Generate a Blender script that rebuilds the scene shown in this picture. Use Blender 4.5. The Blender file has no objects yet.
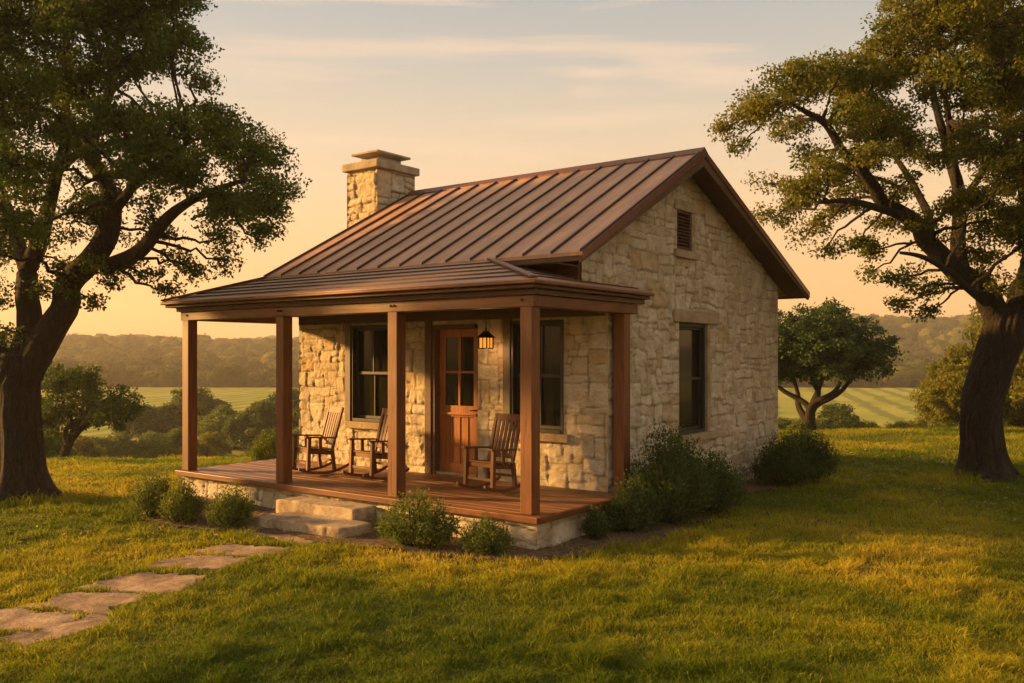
import bpy, math, random
import numpy as np
from mathutils import Vector

# ------------------------------------------------------------------ frame of reference
FPX = 895.0
YAW = math.atan(668 / 895.0)
FW = np.array([-math.sin(YAW), math.cos(YAW)])      # level direction the camera faces
RT = np.array([math.cos(YAW), math.sin(YAW)])
CAM = np.array([5.757, -8.181, 2.19])

def at(D, R):                                        # metres ahead / to the right of the viewpoint -> world x, y
    p = CAM[:2] + D * FW + R * RT
    return float(p[0]), float(p[1])

# ------------------------------------------------------------------ camera, sky, sun, exposure
sc = bpy.context.scene
col = sc.collection
cam_d = bpy.data.cameras.new('camera')
cam_d.sensor_width = 36.0
cam_d.lens = FPX / 1024 * 36
cam_d.shift_y = 14.5 / 1024
cam_d.clip_end = 6000
cam = bpy.data.objects.new('camera', cam_d)
cam.location = CAM
cam.rotation_euler = (math.pi / 2, 0, YAW)
col.objects.link(cam)
sc.camera = cam

SUN_EL = math.radians(14)
AHEAD = math.radians(12)
sh = FW * math.sin(AHEAD) - RT * math.cos(AHEAD)
S = Vector((sh[0] * math.cos(SUN_EL), sh[1] * math.cos(SUN_EL), math.sin(SUN_EL)))
sun_d = bpy.data.lights.new('sun', 'SUN')
sun_d.energy = 5.0
sun_d.angle = math.radians(4)
sun_d.color = (1.0, 0.52, 0.15)
sun = bpy.data.objects.new('sun', sun_d)
sun.rotation_euler = S.to_track_quat('Z', 'Y').to_euler()
sun.location = (-20, -10, 30)
col.objects.link(sun)

SKY_STR = 0.061
w = bpy.data.worlds.new('World'); sc.world = w; w.use_nodes = True
nt = w.node_tree; nt.nodes.clear()
def N(t, ty, **k):
    n = t.nodes.new(ty)
    for a, b in k.items():
        setattr(n, a, b)
    return n
L = nt.links.new
out = N(nt, 'ShaderNodeOutputWorld'); bg = N(nt, 'ShaderNodeBackground')
sky = N(nt, 'ShaderNodeTexSky', sky_type='NISHITA', sun_disc=False)
sky.sun_elevation = SUN_EL; sky.sun_rotation = math.atan2(S.x, S.y)
sky.air_density = 1.6; sky.dust_density = 5.0; sky.ozone_density = 0.8
tc = N(nt, 'ShaderNodeTexCoord'); sep = N(nt, 'ShaderNodeSeparateXYZ')
L(tc.outputs['Generated'], sep.inputs[0])
ramp = N(nt, 'ShaderNodeValToRGB')
els = ramp.color_ramp.elements
SKYC = [(0.0, (6.2, 3.2, 1.15)), (0.06, (6.8, 3.8, 1.6)), (0.16, (6.3, 4.2, 2.3)), (0.25, (4.9, 3.95, 2.85)), (0.31, (3.7, 3.5, 3.05)), (0.37, (2.9, 3.05, 3.0)), (0.62, (2.7, 2.8, 2.7))]
while len(els) < len(SKYC): els.new(0.5)
for e, (p, c) in zip(els, SKYC):
    e.position = p; e.color = (c[0] / 7, c[1] / 7, c[2] / 7, 1)
L(sep.outputs['Z'], ramp.inputs[0])
gl = N(nt, 'ShaderNodeVectorMath', operation='SCALE'); gl.inputs['Scale'].default_value = 7.0
L(ramp.outputs[0], gl.inputs[0])
# thin high cloud: stretched noise over the direction, brighter and a little pink
mp = N(nt, 'ShaderNodeMapping'); mp.inputs['Scale'].default_value = (1.5, 1.5, 13.0); mp.inputs['Location'].default_value = (0.6, 0.2, 0.35)
L(tc.outputs['Generated'], mp.inputs[0])
cn = N(nt, 'ShaderNodeTexNoise'); cn.inputs['Scale'].default_value = 1.6; cn.inputs['Detail'].default_value = 6; cn.inputs['Roughness'].default_value = 0.5; cn.inputs['Distortion'].default_value = 0.4
L(mp.outputs[0], cn.inputs['Vector'])
cr = N(nt, 'ShaderNodeMapRange'); cr.inputs[1].default_value = 0.46; cr.inputs[2].default_value = 0.62; cr.inputs[4].default_value = 0.85
L(cn.outputs[0], cr.inputs[0])
cz = N(nt, 'ShaderNodeMapRange'); cz.inputs[1].default_value = 0.12; cz.inputs[2].default_value = 0.30
L(sep.outputs['Z'], cz.inputs[0])
cm = N(nt, 'ShaderNodeMath', operation='MULTIPLY'); L(cr.outputs[0], cm.inputs[0]); L(cz.outputs[0], cm.inputs[1])
# the layer of warm haze and cloud lies over most of the clear sky
mx1 = N(nt, 'ShaderNodeMix', data_type='RGBA'); mx1.inputs[0].default_value = 0.82
L(sky.outputs[0], mx1.inputs[6]); L(gl.outputs[0], mx1.inputs[7])
mx2 = N(nt, 'ShaderNodeMix', data_type='RGBA'); mx2.inputs[7].default_value = (5.7, 4.2, 3.0, 1)
L(cm.outputs[0], mx2.inputs[0]); L(mx1.outputs[2], mx2.inputs[6])
L(mx2.outputs[2], bg.inputs[0]); bg.inputs[1].default_value = SKY_STR
L(bg.outputs[0], out.inputs[0])

sc.view_settings.view_transform = 'Standard'
sc.view_settings.look = 'None'
sc.view_settings.exposure = 1.5
sc.view_settings.gamma = 1.0
sc.render.engine = 'CYCLES'
sc.cycles.max_bounces = 6
sc.cycles.diffuse_bounces = 3
sc.cycles.transparent_max_bounces = 6
sc.cycles.volume_bounces = 0

# ------------------------------------------------------------------ small numeric helpers
rs = np.random.RandomState(7)
_tab = np.random.RandomState(3).rand(256, 256)
def vn(x, y, s=0):
    x = np.asarray(x, float) + s * 17.3; y = np.asarray(y, float) + s * 7.7
    xi = np.floor(x).astype(int); yi = np.floor(y).astype(int)
    fx = x - xi; fy = y - yi
    fx = fx * fx * (3 - 2 * fx); fy = fy * fy * (3 - 2 * fy)
    a = _tab[xi % 256, yi % 256]; b = _tab[(xi + 1) % 256, yi % 256]
    c = _tab[xi % 256, (yi + 1) % 256]; d = _tab[(xi + 1) % 256, (yi + 1) % 256]
    return (a * (1 - fx) + b * fx) * (1 - fy) + (c * (1 - fx) + d * fx) * fy
def fbm(x, y, o=4, s=0):
    t = 0; a = 1; n = 0
    for i in range(o):
        t = t + a * vn(x * 2 ** i, y * 2 ** i, s + i); n += a; a *= 0.5
    return t / n
def sst(a, b, x):
    t = np.clip((x - a) / (b - a), 0, 1)
    return t * t * (3 - 2 * t)

# ------------------------------------------------------------------ object helpers
def tag(o, label=None, cat=None, group=None, kind=None):
    if label: o['label'] = label
    if cat: o['category'] = cat
    if group: o['group'] = group
    if kind: o['kind'] = kind
    return o
def empty(name, loc=(0, 0, 0), rz=0.0):
    o = bpy.data.objects.new(name, None); o.empty_display_size = 0.3
    o.location = loc; o.rotation_euler = (0, 0, rz); col.objects.link(o)
    return o
def link(name, me, mat, parent=None, smooth=False, bevel=0.0, seg=2):
    o = bpy.data.objects.new(name, me); col.objects.link(o)
    if mat is not None: me.materials.append(mat)
    if parent is not None: o.parent = parent
    if smooth: me.polygons.foreach_set('use_smooth', np.ones(len(me.polygons), bool))
    if bevel:
        m = o.modifiers.new('bevel', 'BEVEL'); m.width = bevel; m.segments = seg; m.limit_method = 'ANGLE'; m.angle_limit = math.radians(35)
    return o
def arr_mesh(name, V, Fc, attrs=None):
    V = np.asarray(V, np.float32); Fc = np.asarray(Fc, np.int32)
    me = bpy.data.meshes.new(name)
    n, k = Fc.shape
    me.vertices.add(len(V)); me.vertices.foreach_set('co', V.ravel())
    me.loops.add(n * k); me.loops.foreach_set('vertex_index', Fc.ravel())
    me.polygons.add(n); me.polygons.foreach_set('loop_start', np.arange(0, n * k, k, dtype=np.int32))
    me.polygons.foreach_set('loop_total', np.full(n, k, np.int32))
    for a, v in (attrs or {}).items():
        at_ = me.attributes.new(a, 'FLOAT', 'POINT'); at_.data.foreach_set('value', np.asarray(v, np.float32))
    me.update(calc_edges=True)
    return me
class MB:
    def __init__(s): s.v = []; s.f = []
    def add(s, vs, fs):
        b = len(s.v); s.v += [tuple(map(float, p)) for p in vs]; s.f += [tuple(b + i for i in f) for f in fs]; return s
    def box(s, x0, x1, y0, y1, z0, z1):
        return s.add([(x0, y0, z0), (x1, y0, z0), (x1, y1, z0), (x0, y1, z0), (x0, y0, z1), (x1, y0, z1), (x1, y1, z1), (x0, y1, z1)],
                     [(0, 3, 2, 1), (4, 5, 6, 7), (0, 1, 5, 4), (1, 2, 6, 5), (2, 3, 7, 6), (3, 0, 4, 7)])
    def bar(s, p, q, w, h, up=(0, 0, 1)):
        p = Vector(p); q = Vector(q); d = (q - p).normalized(); u = Vector(up)
        a = d.cross(u).normalized() * (w / 2); b = a.cross(d).normalized() * (h / 2)
        vs = []
        for c in (p, q): vs += [c - a - b, c + a - b, c + a + b, c - a + b]
        return s.add(vs, [(0, 1, 2, 3), (7, 6, 5, 4), (0, 4, 5, 1), (1, 5, 6, 2), (2, 6, 7, 3), (3, 7, 4, 0)])
    def tube(s, pts, rad, n=8, cap=True):
        pts = [Vector(p) for p in pts]; b = len(s.v); m = len(pts)
        ref = Vector((0.13, 0.31, 0.94))
        for i, p in enumerate(pts):
            d = (pts[min(i + 1, m - 1)] - pts[max(i - 1, 0)]).normalized()
            a = d.cross(ref); a = a.normalized() if a.length > 1e-4 else Vector((1, 0, 0))
            c = d.cross(a)
            for k in range(n):
                t = 2 * math.pi * k / n
                s.v.append(tuple(p + (a * math.cos(t) + c * math.sin(t)) * rad[i]))
        for i in range(m - 1):
            for k in range(n):
                s.f.append((b + i * n + k, b + i * n + (k + 1) % n, b + (i + 1) * n + (k + 1) % n, b + (i + 1) * n + k))
        if cap:
            s.f.append(tuple(b + k for k in range(n))[::-1]); s.f.append(tuple(b + (m - 1) * n + k for k in range(n)))
        return s
    def prism(s, poly, axis, a0, a1):
        # poly: list of 2D points in the plane normal to the axis
        n = len(poly)
        def P(p, a): return (a, p[0], p[1]) if axis == 'x' else ((p[0], a, p[1]) if axis == 'y' else (p[0], p[1], a))
        return s.add([P(p, a0) for p in poly] + [P(p, a1) for p in poly],
                     [tuple(range(n))[::-1], tuple(range(n, 2 * n))] + [(i, (i + 1) % n, n + (i + 1) % n, n + i) for i in range(n)])
    def build(s, name, mat, parent=None, **k):
        me = bpy.data.meshes.new(name); me.from_pydata(s.v, [], s.f)
        import bmesh
        bm = bmesh.new(); bm.from_mesh(me); bmesh.ops.recalc_face_normals(bm, faces=bm.faces); bm.to_mesh(me); bm.free()
        me.update()
        return link(name, me, mat, parent, **k)
def copy_tree(o, parent=None):
    c = o.copy(); col.objects.link(c)
    if parent is not None: c.parent = parent
    for ch in list(o.children): copy_tree(ch, c)
    return c

# ------------------------------------------------------------------ materials
def newmat(name):
    m = bpy.data.materials.new(name); m.use_nodes = True
    t = m.node_tree; b = t.nodes['Principled BSDF']
    return m, t, b
def pos(t, scale=(1, 1, 1), rot=(0, 0, 0), obj=False):
    if obj: g = N(t, 'ShaderNodeTexCoord').outputs['Object']
    else: g = N(t, 'ShaderNodeNewGeometry').outputs['Position']
    mp = N(t, 'ShaderNodeMapping'); mp.inputs['Scale'].default_value = scale; mp.inputs['Rotation'].default_value = rot
    t.links.new(g, mp.inputs[0]); return mp.outputs[0]
def noise(t, vec, scale, detail=4, rough=0.55, dist=0.0):
    n = N(t, 'ShaderNodeTexNoise'); n.inputs['Scale'].default_value = scale; n.inputs['Detail'].default_value = detail
    n.inputs['Roughness'].default_value = rough; n.inputs['Distortion'].default_value = dist
    t.links.new(vec, n.inputs['Vector']); return n.outputs[0]
def cramp(t, src, stops):
    r = N(t, 'ShaderNodeValToRGB'); e = r.color_ramp.elements
    while len(e) < len(stops): e.new(0.5)
    for q, (p, c) in zip(e, stops): q.position = p; q.color = (*c, 1)
    t.links.new(src, r.inputs[0]); return r.outputs[0]
def mixc(t, f, a, b, mode='MIX'):
    m = N(t, 'ShaderNodeMix', data_type='RGBA', blend_type=mode)
    for i, v in ((0, f), (6, a), (7, b)):
        if hasattr(v, 'links'): t.links.new(v, m.inputs[i])
        else: m.inputs[i].default_value = v if i == 0 else (*v, 1)
    return m.outputs[2]
def bump(t, b, h, strength=0.5, dist=0.02):
    n = N(t, 'ShaderNodeBump'); n.inputs['Strength'].default_value = strength; n.inputs['Distance'].default_value = dist
    t.links.new(h, n.inputs['Height']); t.links.new(n.outputs[0], b.inputs['Normal'])
def attr(t, name): return N(t, 'ShaderNodeAttribute', attribute_name=name).outputs['Fac']

def m_stone(name='limestone', tint=1.0):
    m, t, b = newmat(name)
    p = pos(t)
    sid = attr(t, 'sid'); mor = attr(t, 'mor')
    c = cramp(t, sid, [(0.0, (.55, .46, .30)), (.25, (.69, .61, .46)), (.5, (.58, .51, .38)), (.72, (.74, .67, .52)), (.88, (.54, .39, .20)), (1.0, (.66, .60, .47))])
    n1 = noise(t, p, 5.0, 6, .65)
    c = mixc(t, cramp(t, n1, [(.42, (0, 0, 0)), (.68, (.7, .7, .7))]), c, (.36, .255, .14))
    n2 = noise(t, p, 38, 5, .7)
    c = mixc(t, cramp(t, n2, [(.5, (0, 0, 0)), (.75, (.6, .6, .6))]), c, (.33, .27, .18))
    c = mixc(t, mor, c, (.31, .25, .165))
    t.links.new(c, b.inputs['Base Color']); b.inputs['Roughness'].default_value = .93
    h = N(t, 'ShaderNodeMath', operation='ADD'); t.links.new(noise(t, p, 16, 6, .7), h.inputs[0]); t.links.new(n2, h.inputs[1])
    bump(t, b, h.outputs[0], .95, .03)
    return m
def m_slab(name, base=(.40, .31, .20), dark=(.22, .15, .09), light=(.50, .43, .32)):
    m, t, b = newmat(name); p = pos(t)
    n1 = noise(t, p, 3.2, 7, .65); n2 = noise(t, p, 26, 6, .7)
    c = cramp(t, n1, [(.3, dark), (.5, base), (.7, light)])
    c = mixc(t, cramp(t, n2, [(.48, (0, 0, 0)), (.72, (.7, .7, .7))]), c, dark)
    t.links.new(c, b.inputs['Base Color']); b.inputs['Roughness'].default_value = .9
    bump(t, b, n2, .8, .02); return m
def m_wood(name, axis, ca=(.055, .015, .003), cb=(.175, .052, .0075), rough=.5, scale=1.0, obj=False):
    m, t, b = newmat(name)
    sc_ = {'x': (1.1, 17, 17), 'y': (17, 1.1, 17), 'z': (17, 17, 1.1)}[axis]
    p = pos(t, sc_, obj=obj); g = noise(t, p, 1.6 * scale, 6, .62, .6)
    big = noise(t, pos(t, obj=obj), 1.3, 3)
    c = cramp(t, g, [(.3, ca), (.52, cb), (.75, tuple(v * 1.25 for v in cb))])
    c = mixc(t, cramp(t, big, [(.35, (0, 0, 0)), (.7, (.55, .55, .55))]), c, ca)
    t.links.new(c, b.inputs['Base Color'])
    b.inputs['Roughness'].default_value = rough
    bump(t, b, g, .3, .006); return m
def m_roof(name, base=(.46, .245, .13), streak='y'):
    m, t, b = newmat(name)
    p = pos(t, (5, .7, .7) if streak == 'y' else (.7, 5, 5))
    n = noise(t, p, 1.5, 6, .6); n2 = noise(t, pos(t), 2.4, 6, .65); n3 = noise(t, pos(t), 60, 3)
    c = cramp(t, n, [(.3, tuple(v * .72 for v in base)), (.55, base), (.8, tuple(v * 1.35 for v in base))])
    c = mixc(t, cramp(t, n2, [(.45, (0, 0, 0)), (.72, (.6, .6, .6))]), c, (.26, .18, .13))
    t.links.new(c, b.inputs['Base Color'])
    b.inputs['Metallic'].default_value = .15
    r = N(t, 'ShaderNodeMapRange'); r.inputs[3].default_value = .42; r.inputs[4].default_value = .62
    t.links.new(n2, r.inputs[0]); t.links.new(r.outputs[0], b.inputs['Roughness'])
    n4 = noise(t, pos(t, (1.2, .5, .5)), 2.2, 2)
    h = N(t, 'ShaderNodeMath', operation='MULTIPLY_ADD'); t.links.new(n4, h.inputs[0]); h.inputs[1].default_value = 9.0; t.links.new(n3, h.inputs[2])
    bump(t, b, h.outputs[0], .35, .003); return m
def m_plain(name, c, rough=.6, metal=0.0, nz=0.0):
    m, t, b = newmat(name)
    n = noise(t, pos(t), 9, 5, .65)
    t.links.new(cramp(t, n, [(.3, tuple(v * .75 for v in c)), (.7, tuple(min(1, v * 1.2) for v in c))]), b.inputs['Base Color'])
    b.inputs['Roughness'].default_value = rough; b.inputs['Metallic'].default_value = metal
    if nz: bump(t, b, noise(t, pos(t), 40, 4), nz, .004)
    return m
def m_leaf(name, dark, light, gold=None, trans=.35, nsc=1.2):
    m, t, b = newmat(name)
    r = attr(t, 'rnd')
    c = cramp(t, r, [(0, dark), (.75, light), (1, gold or light)])
    n = noise(t, pos(t), nsc, 3)
    c = mixc(t, cramp(t, n, [(.4, (0, 0, 0)), (.65, (.7, .7, .7))]), c, gold or dark)
    t.links.new(c, b.inputs['Base Color']); b.inputs['Roughness'].default_value = .6
    b.inputs['Specular IOR Level'].default_value = .25
    tr = N(t, 'ShaderNodeBsdfTranslucent'); t.links.new(c, tr.inputs[0])
    mx = N(t, 'ShaderNodeMixShader'); mx.inputs[0].default_value = trans
    t.links.new(b.outputs[0], mx.inputs[1]); t.links.new(tr.outputs[0], mx.inputs[2])
    t.links.new(mx.outputs[0], t.nodes['Material Output'].inputs[0]); return m
def m_bark(name, c=(.05, .033, .017)):
    m, t, b = newmat(name)
    n = noise(t, pos(t, (5, 5, 1.2)), 3.2, 7, .7, .8); v = noise(t, pos(t), 30, 5)
    t.links.new(cramp(t, n, [(.35, tuple(x * .4 for x in c)), (.6, c), (.8, tuple(x * 1.7 for x in c))]), b.inputs['Base Color'])
    b.inputs['Roughness'].default_value = .95
    h = N(t, 'ShaderNodeMath', operation='MULTIPLY_ADD'); t.links.new(n, h.inputs[0]); h.inputs[1].default_value = 2.5; t.links.new(v, h.inputs[2])
    bump(t, b, h.outputs[0], 1.0, .09); return m
def m_glass_dark(name):
    m, t, b = newmat(name)
    n = noise(t, pos(t, (3, 3, .6)), 1.0, 3)
    t.links.new(cramp(t, n, [(.35, (.004, .006, .005)), (.7, (.022, .019, .010))]), b.inputs['Base Color'])
    b.inputs['Roughness'].default_value = .07; b.inputs['Specular IOR Level'].default_value = .28
    bump(t, b, noise(t, pos(t), 2.0, 1), .05, .01)
    return m

ST = m_stone()
TRIM = m_slab('trim_stone', (.36, .27, .16), (.22, .155, .09), (.44, .35, .23))
STEP = m_slab('step_stone', (.38, .29, .19), (.17, .11, .06), (.50, .42, .30))
PATHM = m_slab('path_stone', (.30, .20, .125), (.11, .07, .04), (.44, .32, .21))
CAPM = m_slab('cap_stone', (.40, .33, .24), (.27, .21, .14), (.48, .41, .31))
WX = m_wood('beam_wood_x', 'x'); WY = m_wood('beam_wood_y', 'y'); WZ = m_wood('post_wood', 'z')
WDX = m_wood('dark_wood_x', 'x', (.045, .02, .009), (.11, .05, .022), .6)
WDY = m_wood('dark_wood_y', 'y', (.045, .02, .009), (.11, .05, .022), .6)
DECKM = m_wood('deck_wood', 'x', (.10, .036, .012), (.22, .088, .032), .55)
DOORM = m_wood('door_wood', 'z', (.15, .045, .009), (.36, .125, .024), .42)
CHM = m_wood('chair_wood', 'z', (.065, .019, .004), (.145, .043, .008), .6, obj=True)
CASE = m_plain('window_casing_paint', (.13, .10, .07), .55)
SASH = m_plain('window_sash_paint', (.016, .018, .016), .5)
ROOF = m_roof('standing_seam_metal'); ROOFS = m_roof('lapped_metal', (.36, .21, .14), 'x')
SEAM = m_plain('seam_metal', (.055, .03, .022), .5, .4)
FASC = m_plain('fascia_metal', (.16, .065, .035), .42, .4)
IRON = m_plain('black_iron', (.02, .017, .015), .5, .6)
GLASS = m_glass_dark('dark_window_glass')
BARK = m_bark('oak_bark'); BARK2 = m_bark('bark_far', (.06, .04, .025))

# ------------------------------------------------------------------ terrain
def ground_z(x, y):
    x = np.asarray(x, float); y = np.asarray(y, float)
    dx = x - CAM[0]; dy = y - CAM[1]
    D = dx * FW[0] + dy * FW[1]; R = dx * RT[0] + dy * RT[1]
    k = sst(-6, 10, R)
    start = 15.6 + 6.4 * k; wid = 45 + 17 * k
    z = -7 * sst(0, 1, (D - start) / wid)
    ang = R / np.maximum(D, 50)
    top = 9 + 26 * sst(.15, .4, ang) + 9 * (fbm(ang * 6 + 3, D * .002, 3, 5) - .5) * 2
    top2 = top * sst(250, 620, D) * .62 + top * .38 * sst(620, 930, D)
    z = z + (top2 + 7) * sst(255, 520, D) * sst(0, 1, (D - 250) / 250) 
    hb = np.maximum(np.maximum(-8.2 - x, x - 1.8), np.maximum(-1.9 - y, y - 9.0))
    pb = np.maximum(np.maximum(-3.4 - x, x + .7), np.maximum(-5.6 - y, y + 1.0))
    z = z + .26 * (fbm(x * .33 + 3, y * .33, 3, 4) - .5) * sst(0, 2.2, hb) * sst(0, 1.2, pb)
    z = z + .35 * (fbm(x * .05, y * .05, 3, 2) - .5) * sst(25, 60, D)
    return z
Dv = np.concatenate([np.arange(-60, 3, 3.), np.arange(3, 30, .4), np.arange(30, 110, 1.5), np.arange(110, 300, 6.), np.arange(300, 1250, 14.)])
u_ = np.linspace(-1, 1, 261); Rv = np.sinh(u_ * 5.2) / np.sinh(5.2) * 900
DD, RR = np.meshgrid(Dv, Rv, indexing='ij')
GX = CAM[0] + DD * FW[0] + RR * RT[0]; GY = CAM[1] + DD * FW[1] + RR * RT[1]
GZ = ground_z(GX, GY)
nD, nR = DD.shape
idx = np.arange(nD * nR).reshape(nD, nR)
Q = np.stack([idx[:-1, :-1], idx[:-1, 1:], idx[1:, 1:], idx[1:, :-1]], -1).reshape(-1, 4)
fld = sst(60, 85, DD) * (1 - sst(262, 275, DD))
wood_ = sst(262, 275, DD)
me = arr_mesh('ground', np.stack([GX, GY, GZ], -1).reshape(-1, 3), Q[:, ::-1], {'field': fld.ravel(), 'wood': wood_.ravel()})
m, t, b = newmat('grass_ground')
p = pos(t)
n1 = noise(t, p, .9, 5, .6); n2 = noise(t, p, 22, 5, .7); n0 = noise(t, p, .035, 4, .6)
lawn = cramp(t, n1, [(.3, (.055, .065, .012)), (.5, (.085, .095, .018)), (.7, (.13, .125, .028))])
lawn = mixc(t, cramp(t, n2, [(.4, (0, 0, 0)), (.7, (.6, .6, .6))]), lawn, (.045, .04, .014))
fieldc = cramp(t, n0, [(.35, (.19, .22, .035)), (.6, (.30, .29, .06))])
wv = N(t, 'ShaderNodeTexWave', wave_type='BANDS', bands_direction='X'); wv.inputs['Scale'].default_value = .055; wv.inputs['Distortion'].default_value = 2.2; wv.inputs['Detail'].default_value = 4; wv.inputs['Detail Scale'].default_value = 2.5
mpw = N(t, 'ShaderNodeMapping'); mpw.inputs['Rotation'].default_value = (0, 0, math.radians(-20.7)); t.links.new(p, mpw.inputs[0]); t.links.new(mpw.outputs[0], wv.inputs['Vector'])
fieldc = mixc(t, cramp(t, wv.outputs[0], [(.45, (0, 0, 0)), (.75, (.75, .75, .75))]), fieldc, (.10, .13, .02))
c = mixc(t, attr(t, 'field'), lawn, fieldc)
c = mixc(t, attr(t, 'wood'), c, (.03, .038, .014))
t.links.new(c, b.inputs['Base Color']); b.inputs['Roughness'].default_value = .95; b.inputs['Specular IOR Level'].default_value = .1
bump(t, b, n2, .6, .04)
tag(link('ground', me, m, smooth=True), kind='structure')

# ------------------------------------------------------------------ stone walls (one relief surface per wall)
def stone_wall(name, u0, u1, v0, v1, tow, parent, holes=(), top=None, res=.02, seed=1, mat=None, cw=.085, warp=.05, relief=.032, rows=(.09, .17)):
    r = np.random.RandomState(seed)
    vr = [v0 - .3]
    while vr[-1] < v1 + .4: vr.append(vr[-1] + r.uniform(*rows))
    nr = len(vr) - 1; nc = int((u1 - u0 + .8) / cw) + 1
    occ = -np.ones((nr, nc), int); rect = []
    for i in range(nr):
        j = 0
        while j < nc:
            if occ[i, j] >= 0: j += 1; continue
            wd = r.choice([2, 3, 4, 5, 6], p=[.2, .27, .26, .17, .1]); hh = r.choice([1, 2, 3], p=[.5, .43, .07])
            k = 0
            while k < wd and j + k < nc and occ[i, j + k] < 0: k += 1
            wd = k; hh = min(hh, nr - i)
            if wd <= 1: hh = 1
            while hh > 1 and (occ[i:i + hh, j:j + wd] >= 0).any(): hh -= 1
            occ[i:i + hh, j:j + wd] = len(rect)
            ja = r.uniform(-.02, .02)
            rect.append((u0 - .4 + j * cw, u0 - .4 + (j + wd) * cw, vr[i], vr[i + hh], r.rand(), r.uniform(.55, 1), r.uniform(-.05, .05), r.uniform(-.06, .06)))
            j += wd
    rect = np.array(rect); vr = np.array(vr)
    def lines(a, b_, cuts):
        cuts = sorted(set([a, b_] + [c for c in cuts if a < c < b_])); o = []
        for p_, q_ in zip(cuts, cuts[1:]):
            o.append(np.linspace(p_, q_, max(1, int(round((q_ - p_) / res))) + 1)[:-1])
        return np.concatenate(o + [np.array([b_])])
    ul = lines(u0, u1, [c for h in holes for c in h[:2]]); vl = lines(v0, v1, [c for h in holes for c in h[2:]])
    U, V = np.meshgrid(ul, vl, indexing='ij')
    Uw = U + warp * 2 * (fbm(U * 3.1, V * 3.1, 2, seed) - .5); Vw = V + warp * 2 * (fbm(U * 2.6, V * 3.4, 2, seed + 9) - .5)
    ci = np.clip(((Uw - u0 + .4) / cw).astype(int), 0, nc - 1); ri = np.clip(np.searchsorted(vr, Vw) - 1, 0, nr - 1)
    rc = rect[occ[ri, ci]]
    dx = np.minimum(Uw - rc[..., 0], rc[..., 1] - Uw); dy = np.minimum(Vw - rc[..., 2], rc[..., 3] - Vw)
    rr = .04
    d = np.minimum(dx, dy); cm_ = (dx < rr) & (dy < rr)
    d = np.where(cm_, rr - np.hypot(rr - dx, rr - dy), d)
    prof = sst(-.002, .02, d)
    cx_ = (rc[..., 0] + rc[..., 1]) / 2; cy_ = (rc[..., 2] + rc[..., 3]) / 2
    h = prof * relief * rc[..., 5] + prof * ((Uw - cx_) * rc[..., 6] * 1.8 + (Vw - cy_) * rc[..., 7] * 3.0)
    h = h + prof * (.04 * (fbm(U * 9, V * 13, 4, seed + 3) - .5) - .035 * np.abs(fbm(U * 7 + 4, V * 15, 3, seed + 7) - .5)) + .006 * (fbm(U * 24, V * 24, 2, seed + 4) - .5)
    eb = np.minimum(np.minimum(U - u0, u1 - U), 9)
    for (a0, a1, b0, b1) in holes:
        qx = np.maximum(np.maximum(a0 - U, U - a1), 0); qy = np.maximum(np.maximum(b0 - V, V - b1), 0)
        eb = np.minimum(eb, np.hypot(qx, qy))
    k = sst(0, .035, eb); h = h * k + relief * .75 * (1 - k) - relief * .75
    h += 0
    ok = np.ones((len(ul) - 1, len(vl) - 1), bool)
    uc = (ul[1:] + ul[:-1]) / 2; vc = (vl[1:] + vl[:-1]) / 2
    for (a0, a1, b0, b1) in holes: ok &= ~(((uc > a0) & (uc < a1))[:, None] & ((vc > b0) & (vc < b1))[None, :])
    Vf = V
    if top is not None:
        tp = top(U); ok &= (V[:-1, :-1] < tp[:-1, :-1]) | (V[1:, :-1] < tp[1:, :-1]); Vf = np.minimum(V, tp)
    P = tow(U, Vf, h)
    ii = np.arange(U.size).reshape(U.shape)
    q = np.stack([ii[:-1, :-1], ii[1:, :-1], ii[1:, 1:], ii[:-1, 1:]], -1)[ok]
    mort = 1 - sst(0, .014, d)
    me = arr_mesh(name, np.stack(P, -1).reshape(-1, 3), q, {'sid': rc[..., 4].ravel(), 'mor': mort.ravel()})
    # faces must look outwards
    return link(name, me, mat or ST, parent, smooth=True)
f_front = lambda y0: (lambda U, V, H: (U, y0 - H, V))
f_right = lambda x0: (lambda U, V, H: (x0 + H, U, V))
f_left = lambda x0: (lambda U, V, H: (x0 - H, U, V))
f_back = lambda y0: (lambda U, V, H: (U, y0 + H, V))

house = tag(empty('stone_cottage', (-3.4, 5.2, 0)), 'small cream limestone cottage with brown standing seam metal roof and a wooden front porch', 'house')
class _H:                                   # parts are modelled in world coordinates and hung under the cottage
    pass
def under(o, par):
    o.parent = par
    o.matrix_parent_inverse.identity()
    o.location = Vector(o.location) - Vector((-3.4, 5.2, 0)) if par is house else Vector(o.location)
    return o
WX0, WX1, WY0, WY1 = -6.51, -.31, 2.07, 8.32
ZT = 3.05
winL = (-5.20, -4.30, 1.12, 2.69); winR = (-1.91, -1.01, 1.12, 2.69); door = (-3.42, -2.52, .39, 2.66)
under(stone_wall('wall', WX0, WX1, .30, ZT, f_front(WY0), None, (winL, winR, door), seed=11), house)
RF0, RZ0, RFR, RZR, RFB, RZB = .80, 3.43, 4.18, 5.24, 8.88, 3.39
sF = (RZR - RZ0) / (RFR - RF0); sB = (RZR - RZB) / (RFB - RFR)
def roofz(y): return np.where(y < RFR, RZ0 + sF * (y - RF0), RZR - sB * (y - RFR))
gw = (4.17, 5.30, .98, 2.70); vent = (4.10, 4.60, 3.80, 4.40)
under(stone_wall('wall', 1.42, WY1, -.05, 5.24, f_right(WX1), None, (gw, vent, (1.42, WY0, -.05, 3.06)), top=lambda u: roofz(u) - .07, seed=23), house)
under(stone_wall('wall', WY0, WY1, -.05, 3.2, f_left(WX0), None, (), res=.045, seed=31), house)
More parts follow.
